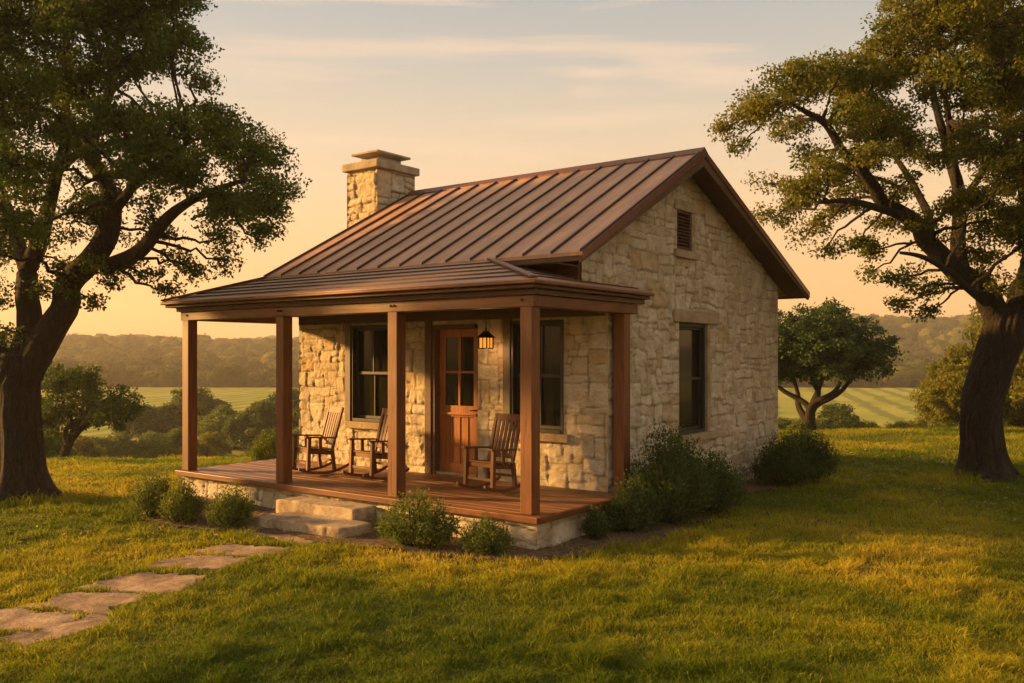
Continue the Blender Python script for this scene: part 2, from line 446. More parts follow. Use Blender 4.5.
under(stone_wall('wall', WX0, WX1, -.05, 3.4, f_back(WY1), None, (), res=.045, seed=37), house)
# upper left gable above the side skirt roof
b_ = MB(); b_.prism([(1.42, 3.2), (8.30, 3.2), (8.30, float(roofz(8.3)) - .07), (RFR, RZR - .07), (1.42, float(roofz(1.42)) - .07)], 'x', -5.62, -5.55)
under(b_.build('wall', TRIM), house)
# frieze boards between front wall top and main eave
under(MB().box(-5.55, -.33, 1.38, 1.46, 3.0, 3.50).build('frieze_and_shade_strip', WX, bevel=.005), house)
# ------- main roof
XL, XR = -5.85, .09
T = .045
def slope_pt(y, off): return (y, float(roofz(y)) + off)
for (ya, yb, seed) in ((RF0, RFR, 1), (RFB, RFR, 2)):
    mb = MB()
    nx = 15; xs = np.linspace(XL + .02, XR - .02, nx)
    poly = [(ya, float(roofz(ya))), (yb, float(roofz(yb))), (yb, float(roofz(yb)) - T), (ya, float(roofz(ya)) - T)]
    mb.prism(poly, 'x', XL, XR)
    o = under(mb.build('roof', ROOF), house)
    sm = MB()
    ny = 10
    for x in xs:
        sm.prism([(ya, float(roofz(ya)) - .002), (yb, float(roofz(yb)) - .002), (yb, float(roofz(yb)) + .034), (ya, float(roofz(ya)) + .034)], 'x', x - .013, x + .013)
    s_ = sm.build('seam', SEAM, o); 
cap = MB().prism([(RFR - .13, RZR - .045), (RFR, RZR + .055), (RFR + .13, RZR - .025), (RFR + .13, RZR - .06), (RFR, RZR + .01), (RFR - .13, RZR - .085)], 'x', XL - .01, XR + .012)
under(cap.build('ridge_cap', FASC), house)
# barge boards, soffits, eave fascia
for (xa, xb) in ((XR - .045, XR), (XL, XL + .045)):
    for (ya, yb) in ((RF0, RFR), (RFB, RFR)):
        m1 = MB(); za, zb = float(roofz(ya)), float(roofz(yb))
        m1.prism([(ya, za - T - .003), (yb, zb - T - .003), (yb, zb - T - .19), (ya, za - T - .085)], 'x', xa, xb)
        under(m1.build('barge_board', WDY, bevel=.004), house)
        m1 = MB(); s = 1 if xa > -1 else -1
        x2, x3 = (xb, xb + .018) if s > 0 else (xa - .018, xa)
        m1.prism([(ya, za + .012), (yb, zb + .012), (yb, zb - T - .045), (ya, za - T - .045)], 'x', x2, x3)
        under(m1.build('verge_trim', FASC), house)
for (ya, yb) in ((RF0 + .03, RFR), (RFB - .03, RFR)):
    za, zb = float(roofz(ya)), float(roofz(yb)); m1 = MB()
    m1.prism([(ya, za - T - .045), (yb, zb - T - .045), (yb, zb - T - .065), (ya, za - T - .065)], 'x', WX1 + .0, XR - .047)
    under(m1.build('soffit', WDY), house)
under(MB().box(XL + .05, XR - .05, RF0 + .01, RF0 + .04, RZ0 - .105, RZ0 - T - .003).build('fascia', WDX), house)  # dark wood puts the shadow gap below the roof edge into the colour
under(MB().box(XL + .05, XR - .05, RFB - .04, RFB - .01, RZB - .10, RZB - T - .003).build('fascia', WDX), house)
under(MB().box(XL + .05, WX1 - .02, RF0 + .045, 1.37, RZ0 - .115, RZ0 - .095).build('soffit', WDX), house)
# ------- chimney
CX0, CX1, CY0, CY1 = -6.85, -6.05, 3.5, 4.51
chm = under(MB().box(CX0 + .06, CX1 - .06, CY0 + .06, CY1 - .06, 3.0, 5.7).build('chimney', ST), house)
kw = dict(res=.022, cw=.10, rows=(.10, .17), relief=.05)
CH0 = Vector((-3.4, 5.2, 0))
def part_of_house_part(o): return o
for fn, a0, a1, sd in ((f_front(CY0), CX0, CX1, 41), (f_right(CX1), CY0, CY1, 42), (f_left(CX0), CY0, CY1, 43), (f_back(CY1), CX0, CX1, 44)):
    o = stone_wall('stone_face', a0, a1, 2.9, 5.66, fn, None, seed=sd, **kw); o.parent = chm
o = MB().box(CX0 - .07, CX1 + .07, CY0 - .07, CY1 + .07, 5.655, 5.80).build('cap_slab', CAPM, bevel=.018); o.parent = chm
o = MB().box(CX0 + .17, CX1 - .17, CY0 + .20, CY1 - .20, 5.80, 5.925).build('flue', CAPM, bevel=.01); o.parent = chm
mb = MB(); a = (CX0 + .20, CX1 - .20, CY0 + .2, CY1 - .2); bb = (CX0 - .0, CX1 + .0, CY0 - .0, CY1 + .0)
xm0, xm1, ym0, ym1 = CX0 + .05, CX1 - .05, CY0 + .06, CY1 - .06
vs = [(x, y, 5.927) for x, y in ((a[0], a[2]), (a[1], a[2]), (a[1], a[3]), (a[0], a[3]))] + [(x, y, 5.965) for x, y in ((xm0, ym0), (xm1, ym0), (xm1, ym1), (xm0, ym1))] + [(x, y, 6.005) for x, y in ((xm0, ym0), (xm1, ym0), (xm1, ym1), (xm0, ym1))]
mb.add(vs, [(0, 3, 2, 1), (8, 9, 10, 11)] + [(i, (i + 1) % 4, 4 + (i + 1) % 4, 4 + i) for i in range(4)] + [(4 + i, 4 + (i + 1) % 4, 8 + (i + 1) % 4, 8 + i) for i in range(4)])
o = mb.build('cap_plate', CAPM, bevel=.008); o.parent = chm
under(MB().box(CX1 - .02, CX1 + .03, CY0 - .02, CY1 - .1, 4.74, 4.80).build('flashing', SEAM), house)

# ------- porch roof: lapped metal courses on three sides
EX0, EX1, EY = -7.15, .07, -.15; EZ = 3.035
HX0, HX1, HY, HZ = -5.80, -1.32, .84, 3.42
EYR = 2.62; EYL = 8.55
pr_ = MB(); nb = 6
for k in range(nb):
    t0 = k / nb; t1 = (k + 1.12) / nb if k < nb - 1 else 1.0
    lf = lambda t: (EX0 + (HX0 - EX0) * t, EY + (HY - EY) * t, EZ + (HZ - EZ) * t)
    rf = lambda t: (EX1 + (HX1 - EX1) * t, EY + (HY - EY) * t, EZ + (HZ - EZ) * t)
    a0, a1, c0, c1 = lf(t0), lf(t1), rf(t0), rf(t1)
    up = .012; dn = .002
    def quad(p0, p1, p2, p3):     # lower edge p0,p1 upper edge p2,p3
        lo = [Vector(p0), Vector(p1)]; hi = [Vector(p2), Vector(p3)]
        top = [lo[0] + Vector((0, 0, up)), lo[1] + Vector((0, 0, up)), hi[0] + Vector((0, 0, dn)), hi[1] + Vector((0, 0, dn))]
        bot = [lo[0] + Vector((0, 0, -.012)), lo[1] + Vector((0, 0, -.012)), hi[0] + Vector((0, 0, -.02)), hi[1] + Vector((0, 0, -.02))]
        pr_.add(top + bot, [(0, 1, 2, 3), (4, 7, 6, 5), (0, 4, 5, 1), (1, 5, 6, 2), (2, 6, 7, 3), (3, 7, 4, 0)])
    quad(a0, c0, c1, a1)
    quad(c0, (c0[0], EYR, c0[2]), (c1[0], EYR, c1[2]), c1)
    quad((a0[0], EYL, a0[2]), a0, a1, (a1[0], EYL, a1[2]))
pro = under(pr_.build('porch_roof', ROOFS), house)
bt = MB()
for k in range(1, nb):
    t0 = k / nb; a0, c0 = lf(t0), rf(t0); zz = .010
    bt.bar((a0[0], a0[1], a0[2] + zz), (c0[0], c0[1], c0[2] + zz), .026, .018)
    bt.bar((c0[0], c0[1], c0[2] + zz), (c0[0], EYR - .01, c0[2] + zz), .026, .018)
    bt.bar((a0[0], EYL - .01, a0[2] + zz), (a0[0], a0[1], a0[2] + zz), .026, .018)
o = bt.build('seam', SEAM); o.parent = pro
for (p, q) in (((EX1, EY, EZ + .03), (HX1, HY, HZ + .018)), ((EX0, EY, EZ + .03), (HX0, HY, HZ + .018))):
    under(MB().bar(p, q, .10, .026).build('hip_cap', FASC, bevel=.006), house)
# moulded eave: crown strip, gutter lip, fascia, porch beams
def ring(x0, x1, y0, yr, yl, z0, z1, th, name, mx, my, bv=.006):
    under(MB().box(x0, x1, y0, y0 + th, z0, z1).build(name, mx, bevel=bv), house)
    under(MB().box(x1 - th, x1, y0 + th + .001, yr, z0, z1).build(name, my, bevel=bv), house)
    under(MB().box(x0, x0 + th, y0 + th + .001, yl, z0, z1).build(name, my, bevel=bv), house)
ring(EX0 - .02, EX1 + .02, EY - .02, EYR + .01, EYL, EZ - .042, EZ - .001, .16, 'eave_trim', FASC, FASC, .012)
ring(EX0 + .035, EX1 - .035, EY + .035, EYR - .01, EYL, EZ - .085, EZ - .045, .12, 'fascia', WDX, WDY, .008)
ring(EX0 + .16, EX1 - .10, EY + .15, EYR - .05, EYL, EZ - .15, EZ - .087, .05, 'fascia', WDX, WDY)  # dark inner tier stands in for the shaded gap between eave and beam
BX0, BX1, BY = -6.93, -.07, .04
ring(BX0, BX1, BY, 2.45, 2.05, 2.75, EZ - .152, .165, 'beam', WX, WY, .008)
under(MB().box(BX0 + .17, BX1 - .17, .21, 2.03, 2.90, 2.93).build('ceiling', WDX), house)
under(MB().box(WX0 + .06, WX1 - .03, 2.005, 2.03, 2.72, 2.895).build('frieze_and_shade_strip', WDX, bevel=.004), house)  # dark strip along the wall top, standing in for shade under the porch ceiling
for x in (-6.76, -4.53, -4.47, -2.31, -2.25, -.24):
    under(MB().tube([(x, BY + .005, 2.83), (x, BY - .018, 2.83)], [.016, .013], 8).build('bolt', IRON), house)
PW = .165
for x in (-6.80, -4.50, -2.28, -.18):
    under(MB().box(x - PW / 2, x + PW / 2, .12 - PW / 2, .12 + PW / 2, .392, 2.752).build('post', WZ, bevel=.009), house)
under(MB().box(-.265, -.10, 2.13, 2.30, .1, 2.752).build('post', WZ, bevel=.009), house)
# ------- deck
DX0, DX1, DY0 = -6.92, .02, -.02
dk = MB(); yb = DY0 + .005
i = 0
while yb < 2.06:
    y2 = min(yb + .135, 2.065)
    dk.box(DX0 + .01, DX1 - .01, yb, y2 - .005, .352, .39 + .002 * (i % 3 - 1)); yb = y2; i += 1
under(dk.build('deck_boards', DECKM, bevel=.003), house)
under(MB().box(WX1 + .005, DX1 - .01, 2.068, 2.42, .352, .389).build('deck_boards', DECKM, bevel=.003), house)
under(MB().box(DX0 - .02, DX1 + .02, DY0 - .035, DY0 + .0, .315, .392).build('deck_edge', WX, bevel=.008), house)
under(MB().box(DX1, DX1 + .035, DY0 + .001, 2.44, .315, .392).build('deck_edge', WY, bevel=.008), house)
under(MB().box(DX0 - .035, DX0 - .0, DY0 + .001, 2.06, .315, .392).build('deck_edge', WY, bevel=.008), house)
kw = dict(res=.02, cw=.11, rows=(.12, .19), relief=.045)
under(stone_wall('foundation', -6.88, -.02, -.06, .345, f_front(.03), None, seed=51, **kw), house)
under(stone_wall('foundation', .03, 2.42, -.06, .345, f_right(-.02), None, seed=52, **kw), house)
under(stone_wall('foundation', .03, 2.10, -.06, .345, f_left(-6.88), None, seed=53, **kw), house)

# ------- windows and door
def stone_bar(name, x0, x1, y0, y1, z0, z1, bv=.012): return under(MB().box(x0, x1, y0, y1, z0, z1).build(name, TRIM, bevel=bv), house)
def front_window(h, label=None):
    x0, x1, z0, z1 = h; yo = WY0
    fr = MB()
    for bx in ((x0, x0 + .045, z0, z1), (x1 - .045, x1, z0, z1)): fr.box(bx[0], bx[1], yo - .012, yo + .14, bx[2], bx[3])
    fr.box(x0 + .045, x1 - .045, yo - .012, yo + .14, z1 - .04, z1); fr.box(x0 + .045, x1 - .045, yo - .02, yo + .14, z0, z0 + .05)
    w_ = under(fr.build('window', SASH, bevel=.004), house)
    a0, a1, c0, c1 = x0 + .045, x1 - .045, z0 + .05, z1 - .04
    s = MB(); sw = .045; zm = (c0 + c1) / 2
    for (k0, k1, yy) in ((zm - .02, c1, .055), (c0, zm + .02, .085)):
        s.box(a0, a0 + sw, yo + yy, yo + yy + .03, k0, k1); s.box(a1 - sw, a1, yo + yy, yo + yy + .03, k0, k1)
        s.box(a0 + sw, a1 - sw, yo + yy, yo + yy + .03, k0, k0 + sw); s.box(a0 + sw, a1 - sw, yo + yy, yo + yy + .03, k1 - sw, k1)
        s.box((a0 + a1) / 2 - .012, (a0 + a1) / 2 + .012, yo + yy + .004, yo + yy + .026, k0 + sw, k1 - sw)
    o = s.build('sash', SASH, bevel=.003); o.parent = w_
    o = MB().box(a0, a1, yo + .118, yo + .124, c0, c1).build('pane', GLASS); o.parent = w_
    stone_bar('sill', x0 - .10, x1 + .10, yo - .06, yo + .06, z0 - .115, z0 - .003)
for h in (winL, winR):
    front_window(h)
    under(MB().box(h[0] - .13, h[0] - .002, WY0 - .03, WY0 + .04, h[2], 2.72).build('casing', CASE, bevel=.005), house)
# gable window
y0, y1, z0, z1 = gw; xo = WX1
rev = MB(); rev.box(xo - .16, xo - .0, y1 - .10, y1 + .002, z0, z1)
under(rev.build('reveal', TRIM, bevel=.006), house)
y1b = y1 - .105
fr = MB(); fr.box(xo - .16, xo - .045, y0, y0 + .05, z0, z1); fr.box(xo - .16, xo - .045, y1b - .05, y1b, z0, z1)
fr.box(xo - .16, xo - .045, y0 + .05, y1b - .05, z1 - .06, z1); fr.box(xo - .16, xo - .035, y0 + .05, y1b - .05, z0, z0 + .05)
w_ = under(fr.build('window', SASH, bevel=.004), house)
s = MB(); a0, a1, c0, c1 = y0 + .05, y1b - .05, z0 + .05, z1 - .06; zm = (c0 + c1) / 2; sw = .04
for (k0, k1, xx) in ((zm - .02, c1, .09), (c0, zm + .02, .115)):
    s.box(xo - xx - .02, xo - xx, a0, a0 + sw, k0, k1); s.box(xo - xx - .02, xo - xx, a1 - sw, a1, k0, k1)
    s.box(xo - xx - .02, xo - xx, a0 + sw, a1 - sw, k0, k0 + sw); s.box(xo - xx - .02, xo - xx, a0 + sw, a1 - sw, k1 - sw, k1)
o = s.build('sash', SASH, bevel=.003); o.parent = w_
o = MB().box(xo - .150, xo - .144, a0, a1, c0, c1).build('pane', GLASS); o.parent = w_
stone_bar('lintel', xo - .10, xo + .045, 3.97, 5.56, 2.703, 2.895)
stone_bar('sill', xo - .10, xo + .075, 4.08, 5.60, .87, .977)
# gable vent
y0, y1, z0, z1 = vent
fr = MB(); fr.box(xo - .12, xo - .01, y0, y0 + .04, z0, z1); fr.box(xo - .12, xo - .01, y1 - .04, y1, z0, z1); fr.box(xo - .12, xo - .01, y0 + .04, y1 - .04, z1 - .04, z1); fr.box(xo - .12, xo - .01, y0 + .04, y1 - .04, z0, z0 + .04)
v_ = under(fr.build('vent', WDY, bevel=.003), house)
s = MB(); zz = z0 + .045
while zz < z1 - .06:
    s.add([(xo - .02, y0 + .04, zz), (xo - .02, y1 - .04, zz), (xo - .09, y1 - .04, zz + .045), (xo - .09, y0 + .04, zz + .045), (xo - .02, y0 + .04, zz + .012), (xo - .02, y1 - .04, zz + .012), (xo - .09, y1 - .04, zz + .057), (xo - .09, y0 + .04, zz + .057)],
          [(0, 1, 2, 3), (4, 7, 6, 5), (0, 4, 5, 1), (1, 5, 6, 2), (2, 6, 7, 3), (3, 7, 4, 0)]); zz += .05
o = s.build('louver', WDY); o.parent = v_
o = MB().box(xo - .14, xo - .122, y0, y1, z0, z1).build('backing', IRON); o.parent = v_
stone_bar('lintel', xo - .08, xo + .02, 4.0, 4.70, 4.402, 4.56)
stone_bar('sill', xo - .08, xo + .05, 3.98, 4.74, 3.68, 3.797)
stone_bar('reveal', xo - .08, xo + .012, 4.602, 4.72, 3.80, 4.40, .008)
# door
x0, x1, z0, z1 = door; yo = WY0
fr = MB(); fr.box(x0, x0 + .06, yo - .01, yo + .24, z0, z1); fr.box(x1 - .05, x1, yo + .05, yo + .24, z0, z1); fr.box(x0 + .06, x1 - .05, yo - .01, yo + .24, z1 - .06, z1)
fr.box(x0 - .13, x0 - .002, yo - .03, yo + .05, z0, 2.72)
under(fr.build('door_frame', WDX, bevel=.005), house)
under(MB().box(x0 + .06, x1 - .05, yo + .02, yo + .24, .391, .43).build('threshold', STEP, bevel=.006), house)
d = MB(); a0, a1 = x0 + .063, x1 - .053; c0, c1 = .432, z1 - .064; ya = yo + .10; yb_ = yo + .145
st = .11; xm = (a0 + a1) / 2; zg = 1.44
d.box(a0, a0 + st, ya, yb_, c0, c1); d.box(a1 - st, a1, ya, yb_, c0, c1)
for k0, k1 in ((c0, c0 + .14), (1.27, zg), (c1 - .12, c1)): d.box(a0 + st, a1 - st, ya, yb_, k0, k1)
d.box(a0 + st, a1 - st, ya + .02, yb_ - .005, c0 + .14, 1.27)
for xx in (-.16, 0, .16): d.box(xm + xx - .012, xm + xx + .012, ya + .008, ya + .02, c0 + .14, 1.27)
d.box(xm - .02, xm + .02, ya + .003, yb_ - .003, zg, c1 - .12); d.box(a0 + st, a1 - st, ya + .006, yb_ - .006, 1.93, 1.965)
d.box(a0 + .04, a1 - .04, ya - .022, ya, 1.30, 1.335)
dr = under(d.build('door', DOORM, bevel=.004), house)
o = MB().box(a0 + st, a1 - st, ya + .025, ya + .031, zg, c1 - .12).build('pane', GLASS); o.parent = dr
o = MB().tube([(a1 - .055, ya, 1.38), (a1 - .055, ya - .05, 1.38)], [.012, .012]).tube([(a1 - .055, ya - .05, 1.38), (a1 - .14, ya - .052, 1.375)], [.011, .008]).build('handle', IRON); o.parent = dr

# ------------------------------------------------------------------ hanging lantern (lit)
LX, LY, LZ = -2.14, 1.78, 2.29
lan = tag(empty('hanging_lantern', (LX, LY, LZ)), 'small black iron lantern with glowing amber panes hanging from the porch ceiling beside the door', 'lantern')
k = MB()
k.add([(-.13, -.13, .21), (.13, -.13, .21), (.13, .13, .21), (-.13, .13, .21), (-.035, -.035, .33), (.035, -.035, .33), (.035, .035, .33), (-.035, .035, .33)], [(0, 3, 2, 1), (4, 5, 6, 7), (0, 1, 5, 4), (1, 2, 6, 5), (2, 3, 7, 6), (3, 0, 4, 7)])
k.build('lantern_roof', IRON, lan, bevel=.004)
k = MB(); k.box(-.10, .10, -.10, .10, 0, .02)
for sx in (-1, 1):
    for sy in (-1, 1): k.box(sx * .095 - .009, sx * .095 + .009, sy * .095 - .009, sy * .095 + .009, .02, .21)
for s_ in (-1, 1):
    k.box(-.006, .006, s_ * .093 - .007, s_ * .093 + .007, .02, .21); k.box(s_ * .093 - .007, s_ * .093 + .007, -.006, .006, .02, .21)
k.build('lantern_frame', IRON, lan)
m, t, b = newmat('lit_amber_glass'); b.inputs['Base Color'].default_value = (.6, .25, .05, 1)
b.inputs['Emission Color'].default_value = (1, .30, .035, 1); b.inputs['Emission Strength'].default_value = .42
k = MB(); k.box(-.084, .084, -.084, .084, .022, .205); k.build('lantern_glass', m, lan)
k = MB(); k.tube([(0, 0, .33), (0, 0, .40)], [.02, .012]); k.tube([(0, 0, .39), (0, 0, .79)], [.007, .007]); k.tube([(0, 0, .77), (0, 0, .80)], [.04, .04], 12)
k.build('hook', IRON, lan)
lan.scale = (.76, .76, .76)
ld = bpy.data.lights.new('lantern_bulb', 'POINT'); ld.energy = 2.0; ld.color = (1, .5, .18); ld.shadow_soft_size = .05
lo = bpy.data.objects.new('lantern_bulb', ld); lo.location = (0, 0, -.06); lo.parent = lan; col.objects.link(lo)

# ------------------------------------------------------------------ rocking chairs
def make_chair():
    r = empty('rocking_chair')
    W = .28
    for s in (-1, 1):
        # rocker: curved plank under the legs
        k = MB(); pts = []
        for i in range(15):
            a_ = (i / 14 - .5); y = .05 + a_ * .92; z = .03 + 1.0 * (a_ + .02) ** 2 * .42
            pts.append((y, z))
        poly = [(y, z - .022) for y, z in pts] + [(y, z + .022) for y, z in reversed(pts)]
        k.prism(poly, 'x', s * W - .022, s * W + .022); k.build('rocker', CHM, r, bevel=.004)
        MB().bar((s * W, -.24, .06), (s * W, -.22, .635), .058, .06, (0, 1, 0)).build('leg', CHM, r, bevel=.005)
        MB().bar((s * (W - .005), .24, .055), (s * (W - .005), .20, .42), .055, .055, (0, 1, 0)).build('leg', CHM, r, bevel=.005)
        k = MB(); k.add([(s * (W + .045), -.30, .635), (s * (W - .045), -.30, .635), (s * (W - .025), .25, .60), (s * (W + .03), .25, .60),
                         (s * (W + .045), -.30, .66), (s * (W - .045), -.30, .66), (s * (W - .025), .25, .625), (s * (W + .03), .25, .625)],
                        [(0, 3, 2, 1), (4, 5, 6, 7), (0, 1, 5, 4), (1, 2, 6, 5), (2, 3, 7, 6), (3, 0, 4, 7)])
        k.build('armrest', CHM, r, bevel=.006)
        MB().bar((s * W, -.02, .40), (s * W, -.02, .625), .025, .06, (0, 1, 0)).build('arm_support', CHM, r, bevel=.004)
    k = MB(); k.bar((-W, -.20, .41), (W, -.20, .41), .03, .075); k.bar((-W, .19, .36), (W, .19, .36), .03, .06)
    for s in (-1, 1): k.bar((s * (W - .04), -.20, .395), (s * (W - .04), .20, .355), .025, .07)
    k.build('seat_frame', CHM, r, bevel=.004)
    k = MB()
    for i in range(6):
        y = -.235 + i * .081; z = .452 - i * .0085
        k.bar((-W + .0, y + .035, z), (W - .0, y + .035, z), .07, .018)
    k.build('seat', CHM, r, bevel=.004)
    MB().bar((-W, -.235, .20), (W, -.235, .20), .022, .04).build('stretcher', CHM, r, bevel=.004); MB().bar((-W, .235, .22), (W, .235, .22), .022, .04).build('stretcher', CHM, r, bevel=.004)
    k = MB()
    pa = lambda x, t: (x, .20 + .21 * t, .36 + .76 * t)
    for s in (-1, 1): k.bar(pa(s * .245, 0), pa(s * .25, 1.0), .055, .036, (0, -1, .28))
    nrm = (0, -1, .28)
    def cross(t0, t1, th):
        c = (t0 + t1) / 2; h = (t1 - t0) * .79
        p = pa(-.226, c); q = pa(.226, c); k.bar(p, q, th, h, (0, .27, .96))
    cross(.86, 1.0, .024); cross(.16, .24, .024)
    for i in range(5):
        x = -.165 + i * .0825
        k.bar(pa(x, .235), pa(x, .87), .058, .016, nrm)
    k.build('backrest', CHM, r, bevel=.004)
    return r
ch = make_chair()
spots = [(-4.90, 1.02, .3905, -16, 'slatted wooden rocking chair nearest the left end of the porch'),
         (-3.72, 1.12, .3905, -8, 'wooden rocking chair between the window and the middle posts, partly behind a post'),
         (-1.62, 1.22, .3905, -6, 'wooden rocking chair right of the door, alone under the lantern')]
for i, (x, y, z, a_, lab) in enumerate(spots):
    c = ch if i == 0 else copy_tree(ch)
    c.scale = (.9, .9, .9); c.location = (x, y, z); c.rotation_euler = (0, 0, math.radians(a_)); tag(c, lab, 'rocking chair', 'rocking chairs on the porch')

# ------------------------------------------------------------------ steps and path
def rough_slab(name, poly, z0, z1, mat, seed, res=.04, amp=.012, jag=.03):
    # closed slab with an uneven outline, crumbled edge and rough top
    r = np.random.RandomState(seed); P = []
    n = len(poly)
    for i in range(n):
        a, b2 = np.array(poly[i], float), np.array(poly[(i + 1) % n], float); m_ = max(2, int(np.linalg.norm(b2 - a) / res))
        for k in range(m_): P.append(a + (b2 - a) * k / m_)
    P = np.array(P); c = P.mean(0); m_ = len(P)
    off = (fbm(np.arange(m_) * .35, np.full(m_, seed * 3.1), 3, seed) - .5) * 2 * jag
    d = (P - c); ln = np.linalg.norm(d, axis=1, keepdims=True); P = P + d / ln * off[:, None]
    rings = [(1.0, z0), (1.0, z0 + (z1 - z0) * .45), (.995, z1 - .02), (.985, z1 - .004)] + [(s, z1) for s in (.95, .85, .7, .5, .3, .12)]
    V = []; 
    for j, (s, z) in enumerate(rings):
        q = c + (P - c) * s
        zz = z + (fbm(q[:, 0] * 5, q[:, 1] * 5, 4, seed) - .5) * 2 * amp * (1 if j > 1 else 0)
        if 0 < j < 3: q = q + (P - c) / ln * ((fbm(np.arange(m_) * .9, np.full(m_, j * 7.), 2, seed + j) - .5) * .03)[:, None]
        V.append(np.column_stack([q, zz]))
    V = np.concatenate(V); Fc = []
    for j in range(len(rings) - 1):
        for k in range(m_): Fc.append((j * m_ + k, j * m_ + (k + 1) % m_, (j + 1) * m_ + (k + 1) % m_, (j + 1) * m_ + k))
    Fc.append(tuple((len(rings) - 1) * m_ + k for k in range(m_)))
    me = bpy.data.meshes.new(name); me.from_pydata([tuple(map(float, v)) for v in V], [], Fc); me.update()
    return link(name, me, mat, smooth=True)
tag(rough_slab('stone_step', [(-3.98, -.42), (-2.55, -.38), (-2.53, .0), (-3.98, .0)], -.02, .265, STEP, 3, jag=.035, amp=.014), 'upper rough limestone step right under the porch edge', 'step', 'stone steps up to the porch')
tag(rough_slab('stone_step', [(-3.72, -.98), (-2.26, -.86), (-2.22, -.36), (-3.74, -.42)], -.04, .135, STEP, 5, jag=.045, amp=.014), 'lower rough limestone step resting on the ground before the porch', 'step', 'stone steps up to the porch')
stones = [([(-3.75, -1.22), (-3.62, -.98), (-2.45, -.93), (-2.5, -1.30)], 'flat flagstone of the path at the foot of the steps'),
          ([(-2.98, -2.28), (-3.04, -1.82), (-2.42, -1.60), (-2.32, -2.02)], 'second flagstone of the path, counted from the steps'),
          ([(-2.82, -2.96), (-2.86, -2.48), (-2.32, -2.16), (-2.16, -2.66)], 'third flagstone of the path, counted from the steps'),
          ([(-2.50, -3.78), (-2.56, -3.22), (-2.05, -2.92), (-1.66, -3.46)], 'largest flagstone halfway along the path'),
          ([(-2.24, -4.44), (-2.38, -4.0), (-1.84, -3.70), (-1.60, -4.16)], 'fifth flagstone of the path, counted from the steps'),
          ([(-2.30, -5.15), (-2.36, -4.62), (-1.68, -4.38), (-1.50, -4.70)], 'flagstone of the path at the left edge of the picture'),
          ([(-1.55, -4.98), (-1.46, -4.70), (-1.58, -4.30), (-1.38, -4.22), (-1.22, -4.5), (-1.20, -4.90)], 'narrow flagstone on the right side of the path near the left picture edge'),
          ([(-2.2, -6.0), (-2.3, -5.4), (-1.6, -5.15), (-1.3, -5.7)], 'nearest flagstone of the path, beyond the lawn edge at lower left')]
stones = [([tuple(np.array(pl).mean(0) + (np.array(p_) - np.array(pl).mean(0)) * 1.25) for p_ in pl], lab) for pl, lab in stones]
for i, (pl, lab) in enumerate(stones[:7]):
    tag(rough_slab('flagstone', pl, -.06, .014, PATHM, 60 + i, res=.04, amp=.022, jag=.15), lab, 'flagstone', 'flagstones of the path')

# ------------------------------------------------------------------ planting bed
def inpoly(x, y, poly):
    c = np.zeros(x.shape, bool); n = len(poly)
    for i in range(n):
        x1, y1 = poly[i]; x2, y2 = poly[(i + 1) % n]
        c ^= ((y1 > y) != (y2 > y)) & (x < (x2 - x1) * (y - y1) / (y2 - y1 + 1e-12) + x1)
    return c
BED = [(-5.9, -1.0), (-5.6, -1.6), (-4.2, -1.6), (-3.7, -1.2), (-2.3, -1.2), (-1.9, -1.0), (-.9, -.9), (.1, -.7), (.5, .1), (.85, 1.3), (.75, 2.6), (.55, 4.2), (.3, 5.2), (.55, 7.2), (-.4, 7.8), (-.4, 2.2), (-.02, .1), (-6.5, .1), (-6.9, -.6)]
def bedmask(x, y):
    wx = x + .35 * (fbm(x * 2.2, y * 2.2, 3, 8) - .5); wy = y + .35 * (fbm(x * 2.2 + 9, y * 2.2, 3, 9) - .5)
    return inpoly(wx, wy, BED)
gx = np.arange(-7.4, 1.6, .05); gy = np.arange(-2.1, 8.2, .05); X_, Y_ = np.meshgrid(gx, gy, indexing='ij')
mk = bedmask(X_, Y_)
ok = mk[:-1, :-1] & mk[1:, :-1] & mk[1:, 1:] & mk[:-1, 1:]
ii = np.arange(X_.size).reshape(X_.shape)
q = np.stack([ii[:-1, :-1], ii[1:, :-1], ii[1:, 1:], ii[:-1, 1:]], -1)[ok]
Z_ = .008 + .02 * fbm(X_ * 6, Y_ * 6, 3, 4)
m, t, b = newmat('bed_soil')
n1 = noise(t, pos(t), 14, 6, .7); n2 = noise(t, pos(t, (1, 4, 1)), 40, 4)
c = cramp(t, n1, [(.35, (.06, .034, .016)), (.55, (.14, .085, .042)), (.75, (.24, .155, .075))])
t.links.new(c, b.inputs['Base Color']); b.inputs['Roughness'].default_value = 1; bump(t, b, n2, .9, .03)
tag(link('planting_bed', arr_mesh('planting_bed', np.stack([X_, Y_, Z_], -1).reshape(-1, 3), q, None), m, smooth=True), kind='structure')

# ------------------------------------------------------------------ grass and bark litter
def blades(P, H, Wd, lean, rnd, seed):
    r = np.random.RandomState(seed); n = len(P)
    a = r.rand(n) * 2 * np.pi; w = np.stack([np.cos(a), np.sin(a), np.zeros(n)], -1) * Wd[:, None] * .5
    a2 = r.rand(n) * 2 * np.pi; l = np.stack([np.cos(a2), np.sin(a2), np.zeros(n)], -1) * (H * lean)[:, None]
    up = np.zeros((n, 3)); up[:, 2] = 1
    v0 = P - w; v1 = P + w
    mid = P + up * (H * .55)[:, None] + l * .35
    v2 = mid + w * .7; v3 = mid - w * .7; tip = P + up * (H * np.clip(1 - lean * .35, .3, 1))[:, None] + l
    V = np.stack([v0, v1, v2, v3, tip], 1).reshape(-1, 3)
    b5 = (np.arange(n) * 5)[:, None]
    T = np.concatenate([b5 + [0, 1, 2], b5 + [0, 2, 3], b5 + [3, 2, 4]])
    return V, T, np.repeat(rnd, 5)
NG = 680000
uD = rs.rand(NG)
